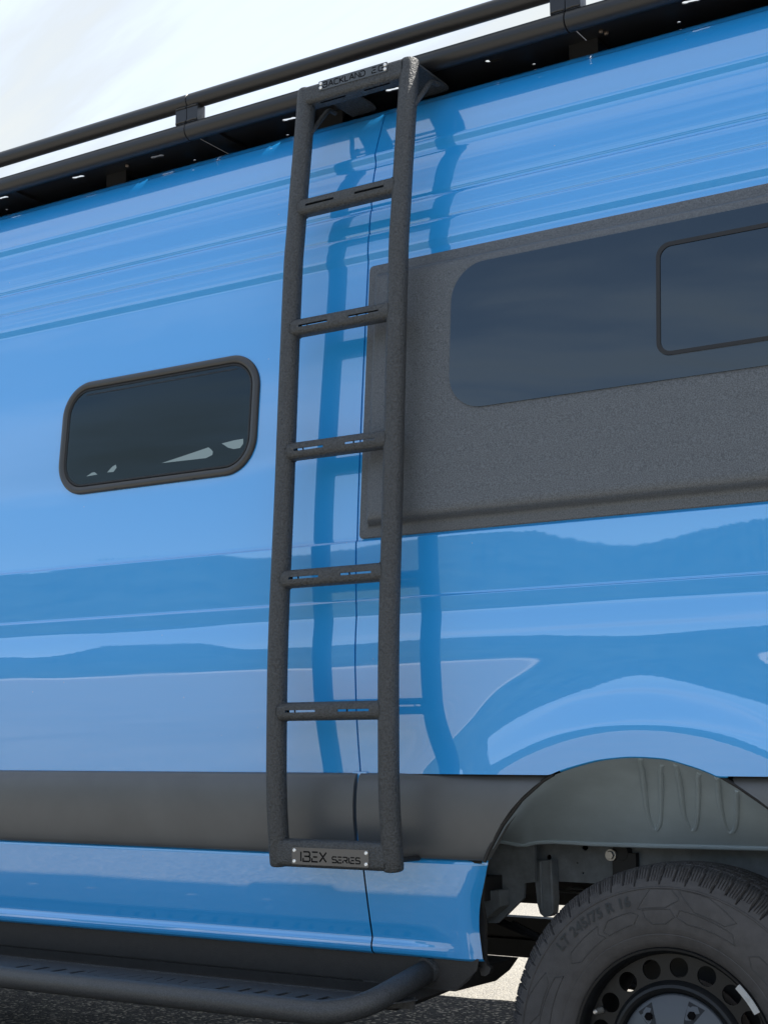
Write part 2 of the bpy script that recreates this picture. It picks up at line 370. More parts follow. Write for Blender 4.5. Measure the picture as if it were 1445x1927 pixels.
up = [(2.204, .0605), (2.2065, .0606), (2.214, .0597), (2.222, .0586), (2.227, .0580), (2.24, .0584), (2.262, .0605), (2.2770, .0632), (2.2785, .0646), (2.2800, .0660), (2.2815, .0664), (2.2880, .0652), (2.292, .0653),
      (2.302, .0657), (2.322, .0681), (2.336, .0707), (2.343, .0725), (2.3450, .0741), (2.347, .0757), (2.349, .0761), (2.360, .0744), (2.366, .0744), (2.39, .0766), (2.42, .0812), (2.447, .0873), (2.462, .0918), (2.472, .0943), (2.478, .0943), (2.490, .0922), (2.498, .0908), (2.502, .0909), (2.508, .0932), (2.523, .0990),
      (2.55, .1085), (2.58, .1195), (2.61, .1320), (2.632, .1455), (2.648, .1620), (2.657, .1760), (2.664, .1950), (2.672, .2300), (2.684, .3000), (2.705, .45), (2.727, .70), (2.735, 1.0)]
fu = pchip([a for a, _ in up], [b for _, b in up])
z_up = np.unique(np.concatenate([np.arange(2.206, 2.30, .0012), np.arange(2.30, 2.345, .005), np.arange(2.345, 2.37, .0012), np.arange(2.37, 2.46, .006), np.arange(2.46, 2.53, .002), np.arange(2.53, 2.63, .005), np.arange(2.63, 2.66, .002), [2.662, 2.664, 2.667, 2.672, 2.678, 2.684, 2.695, 2.705, 2.716, 2.727, 2.732, 2.735]]))
zs_low = np.unique(np.concatenate([np.arange(.946, 1.19, .008), np.arange(1.19, 1.35, .0025), np.arange(1.35, 1.485, .006), [1.485, 1.488, 1.4905, 1.4915]]))
PROF_Z = np.concatenate([zs_low, [1.4922, 1.4932, 1.4956, 1.4966], np.arange(1.4975, 2.204, .0088), z_up])
PROF_Y = np.concatenate([np.interp(zs_low, zl, yl), [yl[-1]+.0004, yl[-1]+.0014, ym0-.0009, ym0-.0002], np.interp(np.arange(1.4975, 2.204, .0088), zm, ym), fu(z_up)])
def body_y(z): return float(np.interp(z, PROF_Z, PROF_Y))
# wheel arch opening: top edge of the opening as a height over x
arch_px = [(920.8, 1598.7), (945, 1554), (981.5, 1505.5), (1022, 1469), (1042, 1457), (1086.8, 1440.8), (1143.5, 1427.8), (1196, 1423.7), (1248.8, 1426.6), (1297, 1438.7), (1346, 1457), (1386, 1481), (1445, 1521.7)]
ar = [PY(x, y, .015) for x, y in arch_px]
arch_x = [a[0] for a in ar]+[.33, .40]; arch_z = [a[2] for a in ar]+[.80, .70]
arch_fz = pchip(arch_x, arch_z)
ACX, ACZ = -.03, .45
_FR = np.linspace(.45, .80, 351); _FK = .120*sstep(.585, .607, _FR)*(1-sstep(.625, .785, _FR))
_FO = -(np.sum(_FK)-np.cumsum(_FK))*(_FR[1]-_FR[0])
def flare_off(x, z):                    # pressed bulge round the wheel opening (outboard = negative y)
    dx = (np.asarray(x, float)-ACX); dz = np.asarray(z, float)-ACZ
    r = np.sqrt((np.abs(dx)/1.04)**2+dz**2)
    return np.interp(r, _FR, _FO)
Y120 = float(np.interp(1.215, PROF_Z, PROF_Y))
def arch_blend(x, z):                  # near the opening the panel no longer tucks in
    r = np.sqrt((np.abs(np.asarray(x, float)-ACX)/1.04)**2+(np.asarray(z, float)-ACZ)**2)
    return (1-sstep(.60, .80, r))*(np.asarray(z) < 1.215)
def skin(name, xs, y_extra=None, cut_arch=False, hole=None, parent=van):
    V, F = [], []; m = len(PROF_Z)
    for x in xs:
        z = PROF_Z.copy(); y = PROF_Y.copy()
        if cut_arch:
            za = float(arch_fz(x)) if arch_x[0] < x < arch_x[-1] else 0
            if za > .946:
                lo = z < 1.19; z[lo] = za+(z[lo]-.946)/(1.19-.946)*(1.19-za); y[lo] = np.interp(z[lo], PROF_Z, PROF_Y)
            b_ = arch_blend(x, z); y = y*(1-b_)+(Y120+(y-Y120)*.25)*b_*1.0+flare_off(x, z)*(z < 1.30)
        V += list(zip([x]*m, y, z))
    for i in range(len(xs)-1):
        for j in range(m-1):
            a = i*m+j
            if hole:
                cx, cz = (xs[i]+xs[i+1])/2, (PROF_Z[j]+PROF_Z[j+1])/2
                if hole(cx, cz): continue
            F.append((a, a+m, a+m+1, a+1))
    return mesh(name, V, F, 'blue_paint', parent, sharp=None)
# small window placement on the panel
WX0, WX1, WZ0, WZ1, WR = -1.759, -1.064, 1.698, 2.021, .096
def in_win(x, z, inset=.012):
    x0, x1, z0, z1, r = WX0+inset, WX1-inset, WZ0+inset, WZ1-inset, WR-inset
    if not (x0 < x < x1 and z0 < z < z1): return False
    dx = max(x0+r-x, x-(x1-r), 0); dz = max(z0+r-z, z-(z1-r), 0); return dx*dx+dz*dz < r*r
GAP = .0022
xs_f = np.unique(np.concatenate([np.linspace(XF, -1.9, 40), np.arange(-1.9, -.95, .009), np.linspace(-.95, XG-GAP-.012, 14), XG-GAP-np.array([.008, .004, .0015, 0])]))
xs_r = np.unique(np.concatenate([XG+GAP+np.array([0, .0015, .004, .008]), np.linspace(XG+GAP+.012, -.62, 10), np.arange(-.62, .62, .009), np.linspace(.62, XR, 20)]))
def lip(o_xs, y_edge_x, sgn): pass
front_panel = skin('side_panel', xs_f, hole=in_win)
rear_panel = skin('side_panel', xs_r, cut_arch=True)
# folded edges of the two panels at the joint and the dark channel behind it
def joint_lip(x, dirx, parent):
    V, F = [], []; z = PROF_Z[PROF_Z < 2.67]
    for q in z: y = body_y(q); V += [(x, y, q), (x-dirx*.0006, y+.004, q), (x-dirx*.001, y+.018, q)]
    for i in range(len(z)-1):
        for k in (0, 1):
            a = 3*i+k; F.append((a, a+1, a+4, a+3))
    mesh('folded_edge', V, F, 'blue_paint', parent, sharp=None)
joint_lip(XG-GAP, -1, front_panel); joint_lip(XG+GAP, 1, rear_panel)
V, F = [], []
for q in PROF_Z[PROF_Z < 2.67]: y = body_y(q)+.012; V += [(XG-.02, y, q), (XG+.02, y, q)]
for i in range(len(V)//2-1): F.append((2*i, 2*i+1, 2*i+3, 2*i+2))
mesh('joint_seal', V, F, 'gap_black', van)
# rounded return along the wheel opening
def arch_return():
    V, F = [], []; xs = np.linspace(-.212, .16, 60); n = 0
    for x in xs:
        z = max(float(arch_fz(x)), .946); y = body_y(max(z, .946)); b_ = float(arch_blend(x, z)); y = y*(1-b_)+(Y120+(y-Y120)*.25)*b_+float(flare_off(x, z))
        V += [(x, y, z), (x, y+.003, z-.003), (x, y+.022, z-.002)]
    for i in range(len(xs)-1):
        for k in (0, 1): a = 3*i+k; F.append((a, a+3, a+4, a+1))
    mesh('arch_lip', V, F, 'blue_paint', rear_panel, sharp=None)
arch_return()

# lower sill skin: left piece and rear piece in front of the wheel
SILL = [(.760, .060), (.757, .046), (.752, .0415), (.746, .0405), (.735, .0425), (.70, .0505), (.647, .0628), (.60, .0745), (.575, .0815), (.568, .0828), (.562, .0815), (.556, .0790), (.549, .0785), (.543, .0800), (.537, .083), (.533, .0885), (.530, .096), (.530, .12)]
sill_edge = [PY(x, y, Y) for x, y, Y in ((909, 1628, .042), (902, 1663, .05), (894.5, 1704, .062), (892, 1732, .068), (893, 1760, .076), (897, 1795, .084), (900.5, 1818, .09))]
sill_ex = pchip([p[2] for p in sill_edge][::-1], [p[0] for p in sill_edge][::-1])
def sill(name, xa, xb, right=None):
    V, F = [], []; zz = np.array([a for a, _ in SILL]); yy = np.array([b for _, b in SILL])
    t = np.linspace(0, 1, 6*len(zz)); s = np.arange(len(zz))/(len(zz)-1); Z = np.interp(t, s, zz); Y = np.interp(t, s, yy)
    nx = 40
    for k in range(nx+1):
        for z, y in zip(Z, Y):
            xe = float(sill_ex(np.clip(z, sill_edge[-1][2], sill_edge[0][2]))) if right else xb
            x = xa+(xe-xa)*k/nx
            roll = .022*max(0, (x-(xe-.045))/.045)**2.2 if right else 0
            f_ = float(sstep(-.66, -.50, x)) if right else 0
            if .5 < z < .60: y = y*(1-f_)+np.interp(z, [.530, .535, .60], [.096, .0885, .0745])*f_
            V.append((x, y+roll, z))
    m = len(Z)
    for k in range(nx):
        for j in range(m-1): a = k*m+j; F.append((a, a+1, a+m+1, a+m))
    return mesh(name, V, F, 'blue_paint', van, sharp=50)
sill_f = sill('sill_panel', XF+.9, XG-GAP)
sill_r = sill('sill_panel', XG+GAP, 0, True)
sill('sill_panel', .405, XR)
mb = MB(); mb.box((.41, .10, .40), (XR, .16, .528)); mb.build('rear_valance', 'sill_black', van, smooth=False)
mesh('joint_seal', [(XG-.06, .070, .765), (XG+.12, .070, .765), (XG+.12, .122, .527), (XG-.06, .122, .527)], [(0, 1, 2, 3)], 'gap_black', van)
# grey moulding strips
MZ = [(.9475, .040), (.9470, .0300), (.9445, .0245), (.940, .0200), (.932, .0160), (.92, .0125), (.90, .0095), (.87, .0080), (.84, .0095), (.81, .0140), (.785, .0195), (.768, .0250), (.760, .0290), (.7575, .034), (.757, .055)]
def moulding(xa, xb_fn):
    V, F = [], []; zz = np.array([a for a, _ in MZ]); yy = np.array([b for _, b in MZ]); nx = 40
    for k in range(nx+1):
        for z, y in zip(zz, yy): V.append((xa(z)+(xb_fn(z)-xa(z))*k/nx, y, z))
    m = len(zz)
    for k in range(nx):
        for j in range(m-1): a = k*m+j; F.append((a, a+1, a+m+1, a+m))
    e = len(V)
    for side in (0, nx):                 # closed ends
        base = side*m; st = len(V)
        for j in range(m): x, y, z = V[base+j]; V.append((x+(0.002 if side else -.002)*0, .055, z))
        for j in range(m-1): F.append((base+j, st+j, st+j+1, base+j+1))
    return mesh('moulding_strip', V, F, 'moulding_plastic', van, sharp=40)
arch_by_z = pchip([a[2] for a in ar[:5]], [a[0] for a in ar[:5]])
moulding(lambda z: XF+.9, lambda z: XG-.0045-.002)
moulding(lambda z: XG+.0055-.002, lambda z: float(arch_by_z(min(z, .945)))-.004)
back_x = pchip(arch_z[::-1][:7], arch_x[::-1][:7])
moulding(lambda z: float(back_x(min(z, .935)))+.006, lambda z: XR)
mesh('joint_filler', [(XG-.02, .028, .95), (XG+.02, .028, .95), (XG+.02, .028, .755), (XG-.02, .028, .755)], [(0, 1, 2, 3)], 'blue_paint', van)
mesh('shadow_gap', [(XF+1, .045, .951), (-.43, .045, .951), (-.43, .045, .75), (XF+1, .045, .75)], [(0, 1, 2, 3)], 'gap_black', van)
# black edge of the moulding round the wheel opening
mb = MB(); pts = []
for x, y in [(911.5, 1622), (915, 1612)]+arch_px[:5]: p = PY(x, y, .018); pts.append((p[0]-.002, .020, p[2]))
mb.tube(fillet(pts, .0001, 1), .0045, 8); mb.build('arch_trim', 'black_rubber', van)
mb = MB(); pts = [(PY(x, y, .018)[0]+.003, .020, PY(x, y, .018)[2]) for x, y in arch_px[10:]]+[(.33, .022, .80), (.385, .03, .70)]
mb.tube(pts, .0045, 8); mb.build('arch_trim', 'black_rubber', van)

# small window
def win_fn(off):                         # plane of the panel at the window
    sl = (body_y(2.02)-body_y(1.70))/.32; y0 = body_y(1.70)
    return lambda u, v, wv: (u, y0+sl*(v-1.70)-off-wv, v)
fn = win_fn(0)
def ring(name, mat, parent, prof, x0, z0, x1, z1, r, n=12):
    V, F = [], []; m = len(prof)
    loops = [rrect(x0+d, z0+d, x1-d, z1-d, max(r-d, .004), n) for d, _ in prof]; K = len(loops[0])
    for k in range(K):
        for j in range(m): u, v = loops[j][k]; V.append(fn(u, v, prof[j][1]))
    for k in range(K):
        for j in range(m-1): a, b = k*m+j, ((k+1) % K)*m+j; F.append((a, b, b+1, a+1))
    return mesh(name, V, F, mat, parent, sharp=50)
swin = ring('window', 'window_trim', van, [(-.001, -.006), (-.0005, .004), (.002, .0075), (.007, .0105), (.013, .0105), (.018, .0085), (.0205, .005), (.021, -.004)], WX0, WZ0, WX1, WZ1, WR)
swin['label'] = 'small rounded side window with raised grey frame'
ring('seal', 'black_rubber', swin, [(.0195, .002), (.0225, .0062), (.0265, .0062), (.029, .001), (.029, -.006)], WX0, WZ0, WX1, WZ1, WR)
mb = MB(); mb.plate(rrect(WX0+.022, WZ0+.022, WX1-.022, WZ1-.022, WR-.022, 10), [], -.001, .0035, fn); mb.build('pane', 'tinted_glass', swin)
mb = MB(); mb.plate([(WX0+.088, WZ1-.0365), (WX1-.075, WZ1-.0365), (WX1-.082, WZ1-.0395), (WX0+.08, WZ1-.0395)], [], .0036, .0042, fn); mb.build('pane_edge', 'black_rubber', swin)
for u in (WX0+.22, WX1-.20):
    mb = MB(); mb.plate(rrect(u, WZ0+.002, u+.012, WZ0+.006, .0015, 3), [], .006, .0085, fn); mb.build('drain_slot', 'gap_black', swin)

# bump-out panel with the long window
FX0, FX1, FZ0, FZ1 = -.737, .93, 1.4985, 2.190
fsl = (body_y(FZ1)-body_y(FZ0+.01))/(FZ1-FZ0); fy0 = body_y(FZ0+.01)
fn = lambda u, v, wv: (u, fy0+fsl*(v-FZ0)-wv, v)
bprof = [(0, -.02), (0, .0045), (.0012, .0062), (.004, .0070), (.020, .0074), (.0245, .0082), (.028, .0112), (.031, .0165), (.0345, .0260), (.0375, .0320), (.042, .0362), (.049, .0385), (.058, .0392)]
flare = ring('bump_out', 'flare_texture', van, bprof, FX0, FZ0, FX1, FZ1, .012, 6)
flare['label'] = 'textured dark grey bump-out panel round the long window'
loop = rrect(FX0+.058, FZ0+.058, FX1-.058, FZ1-.058, .004, 6)
mb = MB(); mb.plate(loop, [], .0372, .0392, fn); mb.build('face', 'flare_texture', flare)
def on_face(x, y):                        # photo pixel -> (u, v) on the bump-out face
    d = ray(x, y); n = np.array([0, 1., -fsl]); p0 = np.array(fn(0, FZ0, .0392)); t = ((p0-CAM)@n)/(d@n); p = CAM+d*t; return p[0], p[2]
gl, gt, gb = on_face(848.5, 620)[0], on_face(940, 485)[1], on_face(905, 765)[1]
mb = MB(); mb.plate(rrect(gl, gb, .78, gt, .088, 14), [], .0388, .0425, fn); lw = mb.build('long_window', 'black_glass', flare, sharp=25)
pl, pt, pb = on_face(1240, 560)[0], on_face(1255, 462)[1], on_face(1252, 666)[1]
mb = MB(); mb.plate(rrect(pl-.0050, pb-.005, .462, pt+.0060, .031, 8), [rrect(pl+.0040, pb+.0035, .453, pt-.0035, .025, 8)], .042, .0450, fn); mb.build('slider_gasket', 'black_rubber', lw)
mb = MB(); mb.plate(rrect(pl+.003, pb+.0025, .4535, pt-.002, .025, 8), [], .0420, .0428, fn); mb.build('slider_pane', 'black_glass', lw, sharp=25)
mb = MB(); mb.plate([(pl+.03, pb-.0065), (.45, pb-.0065), (.45, pb-.0050), (pl+.03, pb-.0050)], [], .0424, .0430, fn); mb.build('slider_edge', 'cap_grey', lw)

# rest of the shell: roof far half, far wall with openings shaped to show as bright patches, nose, tail, floor, cabin lining
holes_px = [[(300, 872), (345, 857), (392, 841), (398, 846), (401, 850), (400, 856), (388, 862)], [(416, 834), (440, 828), (458, 825), (458, 835), (452, 843), (440, 845), (428, 842)],
            [(160, 897), (172, 889), (178, 888), (184, 893)], [(200, 889), (210, 878), (218, 873), (220, 880), (214, 888)]]
fw = lambda u, v, wv: (u, 1.86+wv, v)
hs = []
for h in holes_px:
    q = [PY(x, y, 1.86) for x, y in h]; hs.append([(a[0], a[2]) for a in q][::-1])
mb = MB(); mb.plate([(XF+.9, .55), (XR, .55), (XR, 2.68), (XF+.9, 2.68)], hs, 0, .006, fw); mb.build('far_side', 'interior_dark', van, smooth=False)
V, F = [], []; rt = [(1.0, 2.735), (1.3, 2.727), (1.55, 2.705), (1.7, 2.684), (1.8, 2.664), (1.9, 2.6), (1.985, 2.5)]
for x in (XF+.9, XR):
    for y, z in rt: V.append((x, y, z))
for j in range(len(rt)-1): F.append((j, j+1, j+1+len(rt), j+len(rt)))
mesh('roof', V, F, 'blue_paint', van)
mb = MB(); mb.box((XF+.9, .12, .645), (-.55, 1.86, .70)); mb.box((-.55, .46, .80), (.55, 1.55, .86)); mb.box((.55, .12, .60), (XR-.01, 1.86, .66)); mb.build('floor', 'chassis_black', van, smooth=False)
mb = MB(); mb.box((XR-.04, .11, .62), (XR-.005, 1.86, 2.60)); mb.build('rear_door', 'interior_dark', van, smooth=False)
mb = MB(); mb.plate([(XF, .5), (XF+.9, .5), (XF+.9, 2.66), (XF+.75, 2.6), (XF+.25, 1.6), (XF-.3, 1.35), (XF-.45, 1.1), (XF-.45, .5)], [], .10, 1.86, lambda u, v, wv: (u, wv, v)); mb.build('nose', 'blue_paint', van)
# panel added on the unseen far side to throw shade on the ground
mb = MB(); mb.plate([(1.99, 2.13), (3.36, 2.00), (3.36, 2.005), (1.99, 2.135)], [], -4.2, XR, lambda u, v, wv: (wv, u, v)); shade_panel_obj = mb.build('added_shade_panel', 'added_shade_fabric', van, smooth=False)
mb = MB(); mb.box((-4.2, 1.98, 2.06), (XR, 2.06, 2.15)); mb.box((-4.2, 3.34, 1.93), (XR, 3.38, 2.002)); mb.build('added_shade_frame', 'rack_black', shade_panel_obj, smooth=False)
# black rocker panel below the sill
def rocker():
    e1, e2, e3 = PY(897, 1824, .10), PY(880, 1845, .10), PY(853, 1865, .10)
    prof = [(.536, .10), (.5285, .101), (.510, .103), (.472, .106), (.4665, .107), (.4655, .113), (.4635, .113), (.4625, .107), (.457, .108), (.405, .118), (.40, .13), (.40, .2)]
    V, F = [], []; xe = pchip([.40, e3[2], e2[2], e1[2], .54], [e3[0]-.03, e3[0], e2[0], e1[0], e1[0]+.006]); nx = 24; m = len(prof)
    for k in range(nx+1):
        for z, y in prof: V.append((XF+.9+(float(xe(z))-XF-.9)*k/nx, y, z if k < nx else max(z, e3[2]-.002)))
    for k in range(nx):
        for j in range(m-1): a = k*m+j; F.append((a, a+1, a+m+1, a+m))
    mesh('rocker_panel', V, F, 'sill_black', van, sharp=30)
    mb = MB(); g = [(e1[0], e1[2]+.004), (e2[0], e2[2]), (e3[0], e3[2]-.002), (e3[0]-.25, e3[2]-.002), (e3[0]-.25, e1[2]+.004)]
    mb.plate(g, [], .108, .30, lambda u, v, wv: (u, wv, v)); mb.build('rocker_end', 'sill_black', van, smooth=False)
    # grey flange behind the sill edge with its hooked lower end
    px = [(908, 1640), (903, 1672), (897, 1705), (896, 1740), (899, 1790), (902, 1825), (905, 1836), (913, 1837), (920, 1832), (923, 1822), (917, 1817), (913, 1808), (912, 1790), (912, 1730), (906, 1700), (908, 1665), (911, 1645)]
    q = [PY(x, y, .125) for x, y in px]; mb = MB(); mb.plate([(a[0], a[2]) for a in q], [], 0, .012, lambda u, v, wv: (u, .125+wv, v)); mb.build('arch_flange', 'sill_black', van, smooth=False)
rocker()

# wheel housing
def housing():
    bot = [PY(x, y, .33) for x, y in ((926, 1594), (940, 1582), (960, 1586), (985, 1591), (1000, 1585), (1040, 1583), (1120, 1588), (1250, 1592), (1445, 1596))]
    bot = [(a[0], .33, a[2]) for a in bot]+[(.42, .33, bot[-1][2]-.01)]
    def resample(P, n):
        P = np.array(P); d = np.concatenate([[0], np.cumsum(np.linalg.norm(np.diff(P, axis=0), axis=1))]); t = np.linspace(0, d[-1], n); return np.stack([np.interp(t, d, P[:, k]) for k in range(3)], 1)
    lipc = [(x, .026, z) for x, z in zip(arch_x, arch_z)]
    A_, B_ = resample(lipc, 120), resample(bot, 120); n = 40; G = np.zeros((120, n, 3))
    # the two curves are paired by x so that the sheet falls straight back from the opening
    for i in range(120):
        x = A_[i, 0]; j = np.argmin(np.abs(B_[:, 0]-(x-.06*0))); b0 = B_[min(max(int(119*(i/119)), 0), 119)]
        for k in range(n):
            t = k/(n-1); p = A_[i]*(1-t)+b0*t; p[1] = .026+.304*t**.8; p[2] += .018*math.sin(t*math.pi); G[i, k] = p
    V = G.reshape(-1, 3); F = []
    for i in range(119):
        for k in range(n-1): a = i*n+k; F.append((a, a+n, a+n+1, a+1))
    hs = mesh('wheel_housing', V, F, 'underseal', van, sharp=None)
    mb = MB(); mb.tube(B_[::3], .006, 8); mb.build('wing_flange', 'underseal', hs)
    v_ = V-CAM; dz = v_@FWD; pxs = np.stack([PW/2+FPX*(v_@RGT)/dz, PH/2-FPX*(v_@UP)/dz], 1)
    def on_sheet(x, y): return V[np.argmin((pxs[:, 0]-x)**2+(pxs[:, 1]-y)**2)]
    for pts in ([(1203, 1428), (1212, 1480), (1219, 1535), (1223, 1555), (1232, 1565), (1240, 1555), (1242, 1535), (1243, 1480), (1243, 1428)], [(1271, 1437), (1281, 1490), (1289, 1545), (1293, 1558), (1302, 1566), (1311, 1557), (1312, 1535), (1312, 1490), (1312, 1446)], [(1347, 1462), (1354, 1510), (1361, 1550), (1366, 1563), (1374, 1568), (1382, 1562), (1385, 1545), (1385, 1500), (1385, 1483)]):
        dense = [np.array(p)*(1-t)+np.array(q)*t for p, q in zip(pts[:-1], pts[1:]) for t in np.linspace(0, 1, 6)[:-1]]
        q = np.array([on_sheet(*p) for p in dense]); w_ = np.ones(5)/5; q2 = q.copy()
        for _ in range(3):
            for c in range(3): q2[2:-2, c] = np.convolve(q2[:, c], w_, 'valid')
        mb = MB(); mb.tube(q2+[0, .0025, .0005], .0055, 8); mb.build('pressed_rib', 'underseal', hs)
    # chassis rail with holes, bolt and rubber mount
    fr = lambda u, v, wv: (u, .42+wv, v)
    def uv(x, y, Y=.42): a = PY(x, y, Y); return (a[0], a[2])
    hl = []
    for x, y, r in ((1100, 1594, .0085), (1032.5, 1613, .0065), (1086, 1624, .0018), (1097, 1643, .0022)): u, v = uv(x, y); hl.append(circ(u, v, r, 12))
    a, b = uv(1008, 1570), uv(1445, 1660)
    mb = MB(); mb.plate([(a[0], .686), (1.1, .686), (1.1, .85), (a[0], .85)], hl, 0, .006, fr); mb.box((a[0], .426, .686), (1.1, .50, .694)); rail = mb.build('chassis_rail', 'chassis_grey', van, smooth=False)
    u, v = uv(1157, 1608); mb = MB(); mb.lathe([(0, .385), (.0095, .385), (.0108, .388), (.0108, .42)], (u, v), 6); mb.build('bolt', 'zinc', rail, smooth=False)
    mb = MB(); mb.lathe([(.009, .392), (.0135, .392), (.0135, .40)], (u, v), 24); mb.build('washer', 'zinc', rail)
    u, v = uv(1172, 1604); mb = MB(); mb.lathe([(0, .400), (.020, .400), (.023, .405), (.023, .425)], (u, v), 28); mb.box((u-.02, .401, v-.07), (u+.04, .425, v)); mb.build('rubber_mount', 'black_rubber', rail)
    # bump stop bracket hanging from the rail
    pts = [(1010, 1620), (1012, 1660), (1016, 1700), (1021, 1718), (1029, 1725), (1038, 1724), (1045, 1717), (1047, 1690), (1044, 1640), (1043, 1618)]
    mb = MB(); mb.plate([uv(x, y, .40) for x, y in pts], [], 0, .03, lambda u, v, wv: (u, .385+wv, v)); mb.build('bump_stop', 'chassis_grey', van, smooth=False)
    mb = MB()
    for x in (1016, 1036): p, q = PY(x, 1622, .384), PY(x+3, 1712, .384); mb.tube([p, q], .004, 8)
    mb.build('bracket_seam', 'chassis_grey', van)
    # boxed-in front of the housing
    pts = [(905, 1590), (1006, 1584), (1006, 1660), (986, 1662), (985, 1690), (957, 1718), (936, 1737), (905, 1737)]
    mb = MB(); mb.plate([uv(x, y, .36) for x, y in pts], [], 0, .01, lambda u, v, wv: (u, .36+wv, v)); mb.build('housing_front', 'chassis_grey', van, smooth=False)
    pts = [(903, 1676), (938, 1676), (940, 1706), (914, 1728), (903, 1730)]
    mb = MB(); mb.plate([uv(x, y, .30) for x, y in pts], [], 0, .05, lambda u, v, wv: (u, .30+wv, v)); mb.build('gusset', 'chassis_grey', van, smooth=False)
    # running gear across the far side: cross member, axle, spring, brake pipes
    mb = MB(); p, q = PY(1000, 1725, 1.7), PY(980, 1798, 1.7); mb.box((-3.6, 1.66, q[2]), (.2, 1.72, p[2])); mb.box((-3.6, 1.62, q[2]+.05), (.2, 1.70, q[2]+.062)); mb.build('far_step', 'chassis_black', van, smooth=False)
    mb = MB(); mb.tube([(0, .30, .378), (0, 1.70, .378)], .055, 20); mb.lathe([(0, .82), (.12, .86), (.15, 1.0), (.12, 1.14), (0, 1.18)], (0, .378), 24); mb.build('rear_axle', 'chassis_black', van)
    mb = MB()
    for k in range(3): mb.tube([(-.72+.12*k, .50, .60-.03*k), (-.3, .50, .47-.012*k), (0, .50, .445-.014*k), (.3, .50, .47-.012*k), (.72-.12*k, .50, .60-.03*k)], .009, 6)
    mb.build('leaf_spring', 'chassis_black', van)
    for y in (1667, 1674):
        p, q = PY(985, y, .9), PY(1110, y, .9); mb = MB(); mb.tube([(p[0]-.4, .9, p[2]), (q[0]+.5, .9, p[2])], .0035, 6); mb.build('brake_pipe', 'zinc', van)
    p = PY(985, 1664, 1.2); mb = MB(); mb.box((-1.6, 1.2, p[2]-.055), (.6, 1.25, p[2]+.1)); mb.build('chassis_rail', 'chassis_black', van, smooth=False)
housing()

